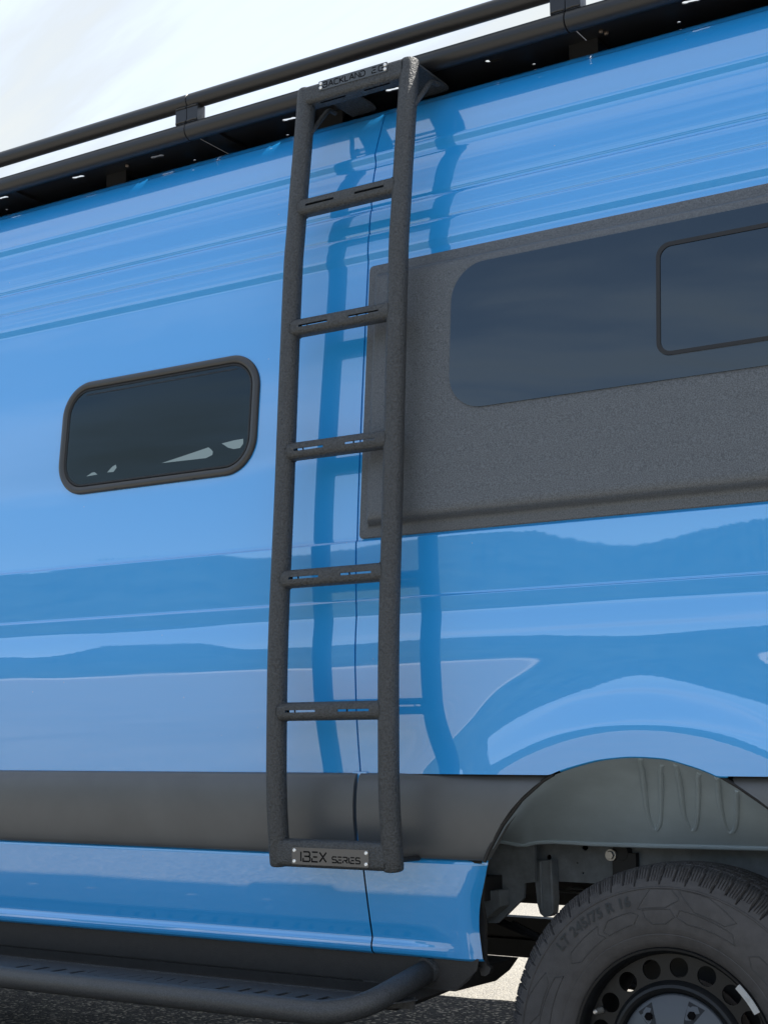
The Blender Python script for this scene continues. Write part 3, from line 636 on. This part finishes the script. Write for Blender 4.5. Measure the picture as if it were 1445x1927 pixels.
# wheels
def make_wheel(cx, cz, yface, parent, lettering=True):
    # yface: plane of the outer sidewall; y grows inboard
    c = (cx, cz)
    def disc(u, v, wv): return (cx+u, yface+wv, cz+v)
    mb = MB()
    hl = [circ(.176*math.cos(R(20*k+8)), .176*math.sin(R(20*k+8)), .0205, 18) for k in range(18)]
    mb.plate(circ(0, 0, .203, 96), hl+[circ(0, 0, .150, 72)], .038, .043, disc)
    mb.lathe([(.152, yface+.040), (.148, yface+.034), (.142, yface+.027), (.136, yface+.025), (.130, yface+.028), (.125, yface+.036), (.12, yface+.045)], c, 96)
    mb.lathe([(.200, yface+.046), (.2035, yface+.040), (.2045, yface+.028), (.2055, yface+.018), (.2085, yface+.009), (.213, yface+.0035), (.2175, yface+.0025), (.2190, yface+.005), (.2190, yface+.014), (.212, yface+.024)], c, 120)
    mb.lathe([(.2035, yface+.04), (.203, yface+.09), (.196, yface+.11), (.196, yface+.15), (.205, yface+.2)], c, 96)
    wh = mb.build('wheel', 'steel_black', parent, sharp=30)
    # tyre
    NT = 1440; A = np.arange(NT)*2*math.pi/NT
    RO, RI, WT = .386, .2165, .232
    prof = []                               # (r, y, zone) from outer bead over the tread to the inner bead
    for r, y in ((.2165, .012), (.222, .004), (.232, -.003), (.246, -.0075), (.2475, -.0068), (.249, -.0078), (.262, -.0100), (.280, -.0112), (.300, -.0106), (.312, -.0092), (.322, -.0076), (.331, -.0058), (.3375, -.0042), (.3390, -.0056), (.3410, -.0050), (.3425, -.0022), (.3455, -.0014), (.352, .0020), (.3585, .0062), (.365, .0112), (.371, .0165), (.376, .022), (.3795, .028), (.3815, .034)): prof.append((r, y))
    for k in range(1, 40): t = k/40; prof.append((RO-.0042*(2*t-1)**2*1.1, .034+t*(WT-.068)))
    for r, y in ((.3815, WT-.034), (.376, WT-.022), (.365, WT-.0112), (.345, WT+.002), (.30, WT+.011), (.25, WT+.008), (.2165, WT-.012)): prof.append((r, y))
    M = len(prof); r = np.array([p[0] for p in prof]); y = np.array([p[1] for p in prof])
    ph = (A*78/(2*math.pi)) % 1.; blk = np.floor(A*78/(2*math.pi)).astype(int); rs = np.random.RandomState(3); sh = rs.rand(79)*.12
    RR = np.tile(r, (NT, 1)); YY = np.tile(y, (NT, 1))
    for j in range(M):
        rj, yj = r[j], y[j]
        if yj < .062 and rj > .351:          # shoulder lugs: wide slots between blocks, fine sipes on them
            long_ = (blk % 2 == 0); lim = np.where(long_, .3515, .3565)
            wv = .10*math.sin((yj+.0)*90)
            p_ = (ph+wv) % 1
            slot = (p_ < .13) & (rj > lim)
            sipe = (np.abs(((p_-.17)/.83*4) % 1-.5) > .34) & (p_ >= .17) & (rj > lim+.004)
            d = np.where(slot, .0055, 0)+np.where(sipe & ~slot, .0026, 0)
            RR[:, j] -= d*.8; YY[:, j] += d*(1. if rj < .381 else 0)
        elif yj >= .062 and yj < WT-.034 and rj > .37:
            tt = (yj-.034)/(WT-.068); gro = min(abs(tt-c_) for c_ in (.2, .4, .6, .8)) < .022
            p_ = (ph*1.+tt*2.3+.08*np.sign(np.sin(tt*31))) % 1
            d = np.where(p_ < .13, .006, 0)+np.where(np.abs((p_*5) % 1-.5) > .36, .0028, 0)
            if gro: d = np.full(NT, .0085)
            RR[:, j] -= d
    V = np.stack([cx+RR*np.cos(A)[:, None], yface+YY, cz+RR*np.sin(A)[:, None]], -1).reshape(-1, 3)
    i = np.arange(NT)[:, None]; j = np.arange(M-1)[None, :]; a = i*M+j; b = ((i+1) % NT)*M+j
    F = np.stack([a, b, b+1, a+1], -1).reshape(-1, 4)
    mesh('tyre', V, F, 'tyre_rubber', wh, sharp=40)
    side = pchip(list(r[1:23]), list(y[1:23]))
    def wrap(ang, rad, h): return (cx+rad*math.cos(ang), yface+float(side(rad))-h, cz+rad*math.sin(ang))
    if lettering:
        cu = bpy.data.curves.new('t', 'FONT'); cu.body = 'LT 245/75 R 16'; cu.size = .030; cu.offset = .0006; cu.space_character = 1.06; cu.resolution_u = 3
        to = bpy.data.objects.new('t', cu); col.objects.link(to); bpy.context.view_layer.update()
        me = to.evaluated_get(bpy.context.evaluated_depsgraph_get()).to_mesh()
        vv = [tuple(v.co) for v in me.vertices]; ff = [tuple(p.vertices) for p in me.polygons]; wtot = max(v[0] for v in vv)
        bpy.data.objects.remove(to); 
        a0 = R(140.5); ab = R(104.2); k = (a0-ab)/wtot
        mesh('sidewall_lettering', [wrap(a0-v[0]*k, .3085+v[1]*1.02, .0019) for v in vv], ff, 'tyre_letter', wh, smooth=False)
    # raised hexagon mosaic on the sidewall
    mb = MB(); sm = MB()
    def patch(b, poly, h):
        pts = []
        for q in range(len(poly)):
            (a1, r1), (a2, r2) = poly[q], poly[(q+1) % len(poly)]
            for s in range(6): t = s/6; pts.append((a1+(a2-a1)*t, r1+(r2-r1)*t))
        v, f = tube_geo([wrap(R(p[0]), p[1], -.0002) for p in pts+pts[:2]], .0011, 6, False); b.add(v, f)
    for g in range(4):
        o = 104-g*90
        for poly in ([(-2, .300), (-4.5, .315), (-8, .337), (-16, .337), (-19.5, .318), (-14, .300)], [(-18.5, .337), (-21, .322), (-26, .300), (-39, .298), (-42.5, .315), (-30, .336)], [(-4, .297), (-16, .297), (-18, .283), (-14, .268), (-8, .267), (-5, .280)], [(-20, .298), (-43, .292), (-46, .276), (-24, .273), (-19, .283)], [(12, .296), (1, .297), (-2, .288), (1, .272), (14, .268), (16, .28)], [(34, .291), (17, .296), (18.5, .281), (16, .268), (33, .262), (37, .276)]):
            patch(mb, [(o+a_, r_) for a_, r_ in poly], .0007)
    mb.build('sidewall_pattern', 'tyre_mark', wh, sharp=None)
    # centre cap
    mb = MB(); mb.lathe([(.124, yface+.040), (.1235, yface+.034), (.120, yface+.031), (.105, yface+.024), (.085, yface+.016), (.06, yface+.010), (.03, yface+.007), (0, yface+.006)], c, 72); cap = mb.build('centre_cap', 'cap_grey', wh, sharp=None)
    cp = pchip([0, .03, .06, .085, .105, .120], [.006, .007, .010, .016, .024, .031])
    for k in range(6):
        an = R(66+60*k); mb = MB(); V = []
        for (t, r_) in ((-.16, .116), (.16, .116), (.13, .085), (.09, .072), (-.09, .072), (-.13, .085)): V.append((cx+r_*math.cos(an+t), yface+float(cp(r_))-.0007, cz+r_*math.sin(an+t)))
        mb.add(V, [(0, 1, 2, 3, 4, 5)]); lg = mb.build('cap_recess', 'steel_black', cap, smooth=False)
        mb = MB(); mb.lathe([(0, yface+.0135), (.008, yface+.0135), (.0085, yface+.022)], (cx+.094*math.cos(an), cz+.094*math.sin(an)), 6); mb.build('wheel_bolt', 'letter_black', cap, smooth=False)
    va = R(156); p0 = np.array([cx+.187*math.cos(va), yface+.036, cz+.187*math.sin(va)])
    mb = MB(); mb.tube([p0, p0+[0, -.010, 0], p0+[0, -.012, 0], p0+[0, -.030, 0], p0+[0, -.033, 0]], [.0075, .0065, .0052, .0052, .003], 12); mb.build('valve_stem', 'zinc', wh)
    mb = MB(); a0, a1 = R(30), R(47); V, F = [], []
    for k in range(13):
        a_ = a0+(a1-a0)*k/12; h = .0095 if 5 < k < 9 else .0065
        for rr_, yy_ in ((.2045, .014), (.2035, .0015), (.2135, -.0030 if 5 < k < 8 else -.0015), (.2165, .003)): V.append((cx+rr_*math.cos(a_), yface+yy_, cz+rr_*math.sin(a_)))
    for k in range(12):
        for j in range(3): q = 4*k+j; F.append((q, q+4, q+5, q+1))
    mb.add(V, F); mb.add([V[0], V[1], V[2], V[3]], [(0, 1, 2, 3)]); mb.build('balance_weight', 'weight_white', wh, smooth=False)
    mb = MB(); mb.lathe([(0, yface+.09), (.11, yface+.09), (.15, yface+.095), (.15, yface+.10), (.05, yface+.12), (.05, yface+.2)], c, 48); mb.build('brake_disc', 'brake_metal', wh)
    mb = MB(); o = [(.195*math.cos(R(a)), .195*math.sin(R(a))) for a in range(-40, 133, 6)]+[(.06*math.cos(R(a)), .06*math.sin(R(a))) for a in range(130, -41, -10)]
    mb.plate(o, [], .125, .128, disc); mb.build('dust_shield', 'chassis_black', wh, smooth=False)
    return wh
wheel = make_wheel(0, .378, .055, van)
def copy_part(o, dx, dy, flip=False):
    c = o.copy(); col.objects.link(c); c.parent = van
    c.location = o.location+Vector((dx, dy, 0)); WLOC[c] = Vector((0, 0, 0))
    for ch in list(o.children):
        d = ch.copy(); col.objects.link(d); d.parent = c
        for g in list(ch.children):
            e = g.copy(); col.objects.link(e); e.parent = d
    return c
copy_part(wheel, -3.665, 0)
copy_part(wheel, 0, 1.67)

# ------------------------------------------------------------------ stroke lettering for the two name plates
GL = {
 'B': ([[(0, 1), (.78, 1), (.92, .88), (.92, .64), (.80, .53), (.16, .53)], [(.80, .53), (.97, .42), (.97, .13), (.84, 0), (0, 0), (0, .36)]], 1.0),
 'A': ([[(0, 0), (.52, 1), (1.04, 0)], [(.34, .30), (.80, .30)]], 1.04), 'C': ([[(.95, .92), (.8, 1), (.2, 1), (0, .82), (0, .18), (.2, 0), (.8, 0), (.95, .08)]], .95),
 'K': ([[(0, 1), (0, 0)], [(.85, 1), (.14, .5), (.9, 0)]], .9), 'L': ([[(0, 1), (0, 0), (.72, 0)]], .72), 'N': ([[(0, 0), (0, 1), (.9, 0), (.9, 1)]], .9),
 'D': ([[(.0, 1), (.7, 1), (.98, .74), (.98, .26), (.7, 0), (0, 0), (0, .62)]], .98), 'E': ([[(.82, 1), (0, 1)], [(.16, .5), (.74, .5)], [(0, .36), (0, 0), (.82, 0)]], .82),
 'G': ([[(.95, .92), (.8, 1), (.2, 1), (0, .82), (0, .18), (.2, 0), (.8, 0), (.97, .14), (.97, .48), (.55, .48)]], .97), '.': ([[(0, 0), (.06, 0)]], .06),
 'I': ([[(.06, 1), (.06, 0)]], .14), 'X': ([[(0, 1), (.95, 0)], [(0, 0), (.40, .42)], [(.54, .58), (.95, 1)]], .95),
 'S': ([[(.88, .9), (.76, 1), (.14, 1), (0, .88), (0, .64), (.12, .53), (.78, .48), (.9, .37), (.9, .12), (.78, 0), (.14, 0), (0, .1)]], .9),
 'R': ([[(0, 0), (0, .42)], [(0, 1), (.76, 1), (.9, .88), (.9, .58), (.78, .45), (.2, .45)], [(.52, .45), (.92, 0)]], .92)}
def word(mb, text, u0, v0, h, wd, th, gap, w0, w1, fn, width_scale=1.):
    u = u0
    for ch in text:
        if ch == ' ': u += h*.5; continue
        strokes, adv = GL[ch]
        for st in strokes:
            P = [np.array((u+p[0]*h*width_scale, v0+p[1]*h)) for p in st]
            L_, R_ = [], []
            for i, p in enumerate(P):
                d1 = P[i]-P[i-1] if i else P[1]-P[0]; d2 = P[i+1]-P[i] if i < len(P)-1 else P[-1]-P[-2]
                d1 = d1/np.linalg.norm(d1); d2 = d2/np.linalg.norm(d2); n1 = np.array((-d1[1], d1[0])); n2 = np.array((-d2[1], d2[0])); nn = n1+n2; nn /= max(np.linalg.norm(nn), 1e-6); s = th/2/max(nn@n1, .45)
                L_.append(p+nn*s); R_.append(p-nn*s)
            n = len(P); V = [fn(*p, w1) for p in L_]+[fn(*p, w1) for p in R_]+[fn(*p, w0) for p in L_]+[fn(*p, w0) for p in R_]; F = []
            for i in range(n-1): F += [(i, n+i, n+i+1, i+1), (i+1, 2*n+i+1, 2*n+i, i), (n+i, 3*n+i, 3*n+i+1, n+i+1)]
            mb.add(V, F)
        u += (adv*width_scale)*h+gap
    return u

# ------------------------------------------------------------------ ladder
lad = empty('ladder', (-.75, -.08, .74), 'dark grey textured tube ladder hanging on the side of the blue van', 'ladder')
LX, RX, RT = -.905, -.593, .0243
rail_yz = pchip([.72, .80, .875, .95, 1.135, 1.64, 2.16, 2.21, 2.29, 2.40, 2.49, 2.62, 2.72], [-.0625, -.072, -.0795, -.0835, -.0844, -.0634, -.0395, -.0365, -.0275, -.0165, -.0060, .0085, .0185])
RZ0, RZ1 = .7335, 2.684
for x in (LX, RX):
    zz = np.concatenate([[RZ0, RZ0+.001, RZ0+.004, RZ0+.009], np.linspace(RZ0+.02, RZ1-.02, 90), [RZ1-.009, RZ1-.004, RZ1-.001, RZ1]])
    rad = np.full(len(zz), RT); rad[:4] = RT-.006, RT-.0035, RT-.001, RT-.0002; rad[-4:] = RT-.0002, RT-.001, RT-.0035, RT-.006
    mb = MB(); mb.tube([(x, float(rail_yz(z)), z) for z in zz], rad, 28); mb.build('rail', 'ladder_powder_coat', lad, sharp=None)
def slotted_tube(x0, x1, y, z, r, slots, n=48):
    """round tube along x with slots cut through its front and back walls"""
    xs = [x0]; xc = (x0+x1)/2
    for a, b in slots: xs += [xc+a, xc+a+.0025, xc+b-.0025, xc+b]
    xs = sorted(xs+[x1, xc-.135, xc+.135]); V, F = [], []
    th = .0028
    for x in xs:
        for rr in (r, r-th):
            for k in range(n):
                a = 2*math.pi*k/n; q = rr/(abs(math.cos(a))**2.9+abs(math.sin(a))**2.9)**(1/2.9); V.append((x, y+q*math.cos(a), z+q*math.sin(a)))
    def cut(i, k):
        xm = (xs[i]+xs[i+1])/2-xc; an = (k+1) % (n//2)
        for a, b in slots:
            if a < xm < b:
                full = a+.0025 < xm < b-.0025
                return (k % n) in (n//2-1, n//2, n-1, 0, 1, 2, 3, 4) if full else False
        return (k % n) in (n-1, 0, 1, 2, 3, 4) and abs(xm) < .135
    m = 2*n
    for i in range(len(xs)-1):
        for k in range(n):
            k2 = (k+1) % n; A_, B_ = i*m+k, i*m+k2
            if cut(i, k): continue
            F += [(A_, A_+m, B_+m, B_), (A_+n, B_+n, B_+m+n, A_+m+n)]
            for kk, (p, q) in ((k-1, (A_, A_+n)), (k2, (B_, B_+n))):
                if cut(i, kk % n): F.append((p, q, q+m, p+m))
        if i:
            for k in range(n):
                if cut(i, k) != cut(i-1, k): k2 = (k+1) % n; F.append((i*m+k, i*m+k2, i*m+n+k2, i*m+n+k))
    return V, F
def weld(mb, x, y, z, r, sgn):
    pts = [(x+sgn*(.004+.0018*abs(math.cos(a))*1.0)*1.0, y+(r+.0005)*math.cos(a), z+(r+.0005)*math.sin(a)) for a in np.linspace(0, 2*math.pi, 25)]
    mb.tube(pts, [.0036+.0008*math.sin(i*2.4) for i in range(25)], 8, cap=False)
rung_z = [float(PX(640, y_, -.749)[2]) for y_ in (375, 603, 838, 1082, 1337)]
for y_ in (377, 604, 839, 1083, 1337.5):
    z = None; Y = -.06
    for _ in range(4): p = PY(640, y_, Y); z = p[2]; Y = float(rail_yz(z))
    v, f = slotted_tube(LX+.010, RX-.010, Y, z, .0216, [(-.1195, -.0285), (.0285, .1195)])
    mb = MB(); mb.add(v, f); sm_ = RT+.0
    # weld beads where the rung meets the rails
    for x, sg in ((LX, 1), (RX, -1)):
        pts = []
        for a in np.linspace(0, 2*math.pi, 41):
            q = .0216/(abs(math.cos(a))**2.9+abs(math.sin(a))**2.9)**(1/2.9); yy_, zz_ = q*math.cos(a), q*math.sin(a); pts.append((x+sg*(math.sqrt(max(RT**2-min(abs(yy_), .0216)**2, 0))+.0005), Y+yy_, z+zz_))
        mb.tube(pts, [.0017+.0006*math.sin(i*2.9) for i in range(41)], 8, cap=False)
    mb.build('rung', 'ladder_powder_coat', lad, sharp=40)
def bar(name, x0, x1, yc, zc, hy, hz, r, slots_bottom=None):
    o = rrect(-hy, -hz, hy, hz, r, 6); V, F = [], []; n = len(o)
    for x in (x0, x1):
        for a, b in o: V.append((x, yc+a, zc+b))
    for k in range(n): F.append((k, (k+1) % n, n+(k+1) % n, n+k))
    F += [tuple(range(n))[::-1], tuple(range(n, 2*n))]
    return mesh(name, V, F, 'ladder_powder_coat', lad, sharp=45)
# top cross bar
tz = RZ1-.0255; ty = float(rail_yz(tz))
bar('top_bar', LX+.008, RX-.008, ty, tz, .0250, .0250, .012)
for a, b in ((-.105, -.028), (.028, .105)):
    mb = MB(); mb.plate(rrect((LX+RX)/2+a, ty-.012, (LX+RX)/2+b, ty-.006, .0028, 4), [], tz-.0252, tz-.0256, lambda u, v, wv: (u, v, wv)); mb.build('slot', 'letter_black', lad, smooth=False)
# bottom cross bar
bz = .7655; by = float(rail_yz(bz))
bar('bottom_bar', LX+.008, RX-.008, by, bz, .0225, .0315, .013)
def nameplate(label, yfront, px, mat, words, thick=.0028):
    q = [PY(x, y, yfront) for x, y in px]        # TL TR BR BL
    u0 = (q[0][0]+q[3][0])/2; u1 = (q[1][0]+q[2][0])/2; v0 = (q[2][2]+q[3][2])/2; v1 = (q[0][2]+q[1][2])/2
    fnp = lambda u, v, wv: (u, yfront+.001-wv, v)
    mb = MB(); mb.plate(rrect(u0, v0, u1, v1, .0022, 4), [], -.0005, thick, fnp); pl_ = mb.build('name_plate', mat, lad, sharp=30); pl_['label'] = label
    mb = MB(); words(mb, u0, u1, v0, v1, thick, fnp); mb.build('lettering', 'letter_black', pl_, smooth=False)
    for u in (u0+.0065, u1-.0065):
        for v in (v0+.0068, v1-.0068):
            mb = MB(); mb.lathe([(0, yfront+.001-thick-.0022), (.0016, yfront+.001-thick-.0022), (.0018, yfront+.001-thick-.0028), (.0034, yfront+.001-thick-.0022), (.0044, yfront+.001-thick-.0008), (.0046, yfront+.001-thick)], (u, v), 16); mb.build('rivet', 'rivet', pl_, sharp=None)
def w_ibex(mb, u0, u1, v0, v1, t, f_):
    W_, H_ = u1-u0, v1-v0
    word(mb, 'IBEX', u0+W_*.115, v0+H_*.20, H_*.56, 0, H_*.088, H_*.13, t-.0003, t+.0003, f_, .92)
    word(mb, 'SERIES', u0+W_*.535, v0+H_*.20, H_*.335, 0, H_*.070, H_*.085, t-.0003, t+.0003, f_, 1.03)
def w_back(mb, u0, u1, v0, v1, t, f_):
    W_, H_ = u1-u0, v1-v0
    word(mb, 'BACKLAND', u0+W_*.065, v0+H_*.22, H_*.56, 0, H_*.10, H_*.15, t-.0003, t+.0003, f_, .97)
    word(mb, 'E.G', u0+W_*.785, v0+H_*.22, H_*.56, 0, H_*.10, H_*.13, t-.0003, t+.0003, f_, 1.06)
nameplate('grey metal name plate with cut-out lettering on the bottom bar', by-.0225, [(549.5, 1594), (694, 1600), (694.5, 1632), (551.5, 1627)], 'plate_grey', w_ibex)
nameplate('dark name plate with raised lettering on the top bar', ty-.0250, [(600, 154.5), (728.5, 116.5), (729.5, 133), (600.8, 172.5)], 'plate_dark', w_back)
# mounting plates reaching back to the rack, with braces
RAXY, RAXZ = .090, 2.707
for xr, wd in ((RX+.026, .085), (LX+.118, .085)):
    ya = ty+.004; mb = MB(); o = [(xr-wd, ya), (xr, ya), (xr, .150), (xr-.004, .166), (xr-.014, .176), (xr-wd, .176)]
    mb.plate(o, [], 2.664, 2.669, lambda u, v, wv: (u, v, wv)); mb.build('mounting_plate', 'ladder_powder_coat', lad, smooth=False)
for x in (LX, RX):
    mb = MB(); z1 = 2.655; p = np.array((x+.020, float(rail_yz(2.555)), 2.555)); q = np.array((x+.020, .085, z1)); mb.tube(fillet([p, q, q+[0, .03, 0]], .02, 6), .0065, 8); mb.build('brace', 'ladder_powder_coat', lad)
# rubber bumper behind the bottom corner
mb = MB(); mb.lathe([(0, by+.012), (.006, by+.012), (.0065, by+.02), (.0065, .032), (0, .032)], (RX+.006, .758), 16); mb.build('bumper', 'black_rubber', lad)
mb = MB(); mb.lathe([(0, by+.012), (.011, by+.012), (.012, by+.02), (.012, .028), (0, .028)], (LX, .765), 16); mb.build('bumper', 'black_rubber', lad)

# ------------------------------------------------------------------ roof rack
rack = empty('roof_rack', (-1.0, 1.0, 2.73), 'black tubular roof rack with a perforated deck along the van roof', 'roof rack')
SEAM = [-3.72, -2.545, float(PY(358, 240, RAXY)[0]), float(PY(1068, 8, RAXY)[0]), .962]
LZ, UZ, RL, RU = RAXZ, 2.796, .0255, .0225
deck_row = [PZ(x, y, 2.704) for x, y in ((6, 372), (148, 333), (297, 294), (545, 224), (740, 168), (928, 113), (1300, 2))]
small_row = [PZ(x, y, 2.704) for x, y in ((14, 394), (328.6, 272.5), (367, 301), (477, 230.6), (541.7, 253.8), (981.5, 81), (1004.6, 120.6), (1221.8, 9.2), (1277, 41.4))]
def dogbone(cx, cy):
    r = .0085; o = []
    for s, c0 in ((1, .0135), (-1, -.0135)):
        for k in range(11):
            a = R(-125+250*k/10) if s > 0 else R(55+250*k/10); o.append((cx+c0+r*math.cos(a), cy+r*.95*math.sin(a)+s*.0012))
    return o
for s in range(4):
    xa, xb = SEAM[s]+.0012, SEAM[s+1]-.0012
    for y, zz, rr, nm in ((RAXY, LZ, RL, 'side_tube'), (RAXY, UZ, RU, 'side_tube')):
        mb = MB(); mb.tube([(xa, y, zz), (xa+.001, y, zz), (xb-.001, y, zz), (xb, y, zz)], [rr-.0015, rr, rr, rr-.0015], 32); mb.build(nm, 'rack_black', rack, sharp=30)
        mb = MB(); mb.tube([(xa, 2-y, zz), (xb, 2-y, zz)], rr, 16); mb.build(nm, 'rack_black', rack, sharp=30)
    for xe, sg in ((xa, 1), (xb, -1)):
        x0, x1 = sorted((xe, xe+sg*.0385)); z0, z1 = LZ+RL-.004, UZ-RU+.004; mb = MB()
        f_ = lambda u, v, wv: (u, RAXY-.016+wv, v)
        mb.plate(rrect(x0, z0, x1, z1, .001, 2), [], 0, .032, f_)
        for zz in (z0+.004, z1-.004): mb.tube([(x0+.002, RAXY-.0165, zz), ((x0+x1)/2, RAXY-.0165, zz+.0012), (x1-.002, RAXY-.0165, zz)], .0028, 8)
        mb.build('post', 'rack_black', rack, sharp=30)
        mb = MB(); mb.plate(rrect(x0, z0, x1, z1, .001, 2), [], 0, .032, lambda u, v, wv: (u, 2-RAXY-.016+wv, v)); mb.build('post', 'rack_black', rack, sharp=30)
    hl = [dogbone(p[0], p[1]) for p in deck_row if xa+.03 < p[0] < xb-.03]+[circ(p[0], p[1], .0048, 10) for p in small_row if xa+.01 < p[0] < xb-.01]
    mb = MB(); mb.plate([(xa, RAXY+.015), (xb, RAXY+.015), (xb, .70), (xa, .70)], hl, 2.703, 2.706, lambda u, v, wv: (u, v, wv)); mb.build('deck_panel', 'deck_black', rack, smooth=False)
    mb = MB(); mb.plate([(xa, .80), (xb, .80), (xb, 2-RAXY), (xa, 2-RAXY)], [], 2.741, 2.744, lambda u, v, wv: (u, v, wv)); mb.build('deck_panel', 'deck_black', rack, smooth=False)
    for fx in (.12, .80):
        xc = xa+(xb-xa)*fx; mb = MB(); mb.box((xc-.02, RAXY+.02, 2.7064), (xc+.02, 2-RAXY-.02, 2.740)); mb.build('cross_bar', 'rack_black', rack, smooth=False)
def foot(px0, px1, py0, Y=.19):
    p, q = PY(px0, py0, Y), PY(px1, py0, Y); mb = MB(); mb.box((p[0], Y, 2.655), (q[0], Y+.006, 2.7028)); mb.box((p[0], Y+.006, 2.697), (q[0], Y+.10, 2.7028)); mb.build('foot_bracket', 'rack_black', rack, smooth=False)
foot(201, 237, 345); foot(1070, 1124, 85); foot(600, 645, 225)
for x, y in ((213, 301), (240, 310), (1106, 40), (1130, 57), (1140, 60), (24, 353)):
    p = PZ(x, y, 2.7025); mb = MB(); mb.tube([p, p-[0, 0, .004], p-[0, 0, .008]], [.006, .006, .004], 6); mb.build('bolt', 'brake_metal', rack, smooth=False)
# folded stiffeners under the deck, running across
for pa, pb in (((22, 354), (97, 384)), ((388, 235), (455, 270))):
    p, q = PZ(*pa, 2.700), PZ(*pb, 2.700); mb = MB(); mb.box((p[0]-.03, .115, 2.694), (p[0], .62, 2.7028)); mb.build('stiffener', 'deck_black', rack, smooth=False)

# ------------------------------------------------------------------ side step
step = empty('side_step', (-1.2, -.13, .42), 'dark grey tubular side step with a perforated tread plate under the sill', 'side step')
SY, SZ, SR = -.130, .428, .0265
cx_ = float(PY(655, 1893, SY)[0]); e_ = PY(806, 1826, .105)
pts = fillet([(-3.3, SY, SZ), (cx_, SY, SZ), (e_[0], .115, .503)], [.11], 14)
mb = MB(); mb.tube(pts, SR, 28); mb.build('outer_tube', 'step_powder_coat', step, sharp=None)
mb = MB(); mb.tube([(e_[0]-.003, .098, .500), (e_[0]+.001, .112, .503)], SR+.004, 24); mb.build('weld_collar', 'step_powder_coat', step, sharp=30)
TZ = SZ+.018
hl = []
def sq(u, v, a=.0095, sk=0): return [(u-a, v-a), (u+a, v-a), (u+a+sk, v+a), (u-a+sk, v+a)]
hx = [(22, 1822), (57, 1826), (93.5, 1829), (130, 1832)]+[(419, 1859), (460, 1863), (499, 1865)]+[(461+0*k, 0) for k in range(0)]
for x, y in hx+[(501+41*k, 1865+3.4*k) for k in range(1, 4)]: p = PZ(x, y, TZ); hl.append([(p[0]-.008, -.098), (p[0]+.008, -.098), (p[0]+.008, -.030), (p[0]-.008, -.030)])
for x, y in [(169, 1839), (208, 1843), (249, 1847), (291, 1851), (334, 1855), (377, 1859)]:
    p = PZ(x, y, TZ); hl.append([(p[0]-.009, -.100), (p[0]+.009, -.100), (p[0]+.009, -.078), (p[0]-.009, -.078)])
for k in range(9):
    p = PZ(168+25*k, 1831+2.6*k, TZ); a = .006+.004*random.random(); s = random.choice((-.010, .010, .012)); y0 = -.034+.010*random.random()
    hl.append([(p[0]-a, y0-.022), (p[0]-a+.0045, y0-.022), (p[0]-a+.0045+s, y0+.022), (p[0]-a+s, y0+.022)])
mb = MB(); mb.plate([(-3.2, SY+.010), (cx_-.02, SY+.010), (cx_+.045, -.035), (cx_+.07, .045), (-3.2, .045)], hl, TZ-.003, TZ, lambda u, v, wv: (u, v, wv)); mb.build('tread_plate', 'step_powder_coat', step, smooth=False)
mb = MB(); mb.box((-3.2, .045, TZ-.024), (cx_+.06, .051, TZ+.003)); mb.build('tread_flange', 'step_powder_coat', step, smooth=False)
for x in (-2.6, -1.55, -.85):
    mb = MB(); mb.tube([(x, SY, SZ-.004), (x, .2, SZ-.012), (x, .45, SZ+.07)], .018, 12); mb.build('support_arm', 'step_powder_coat', step)
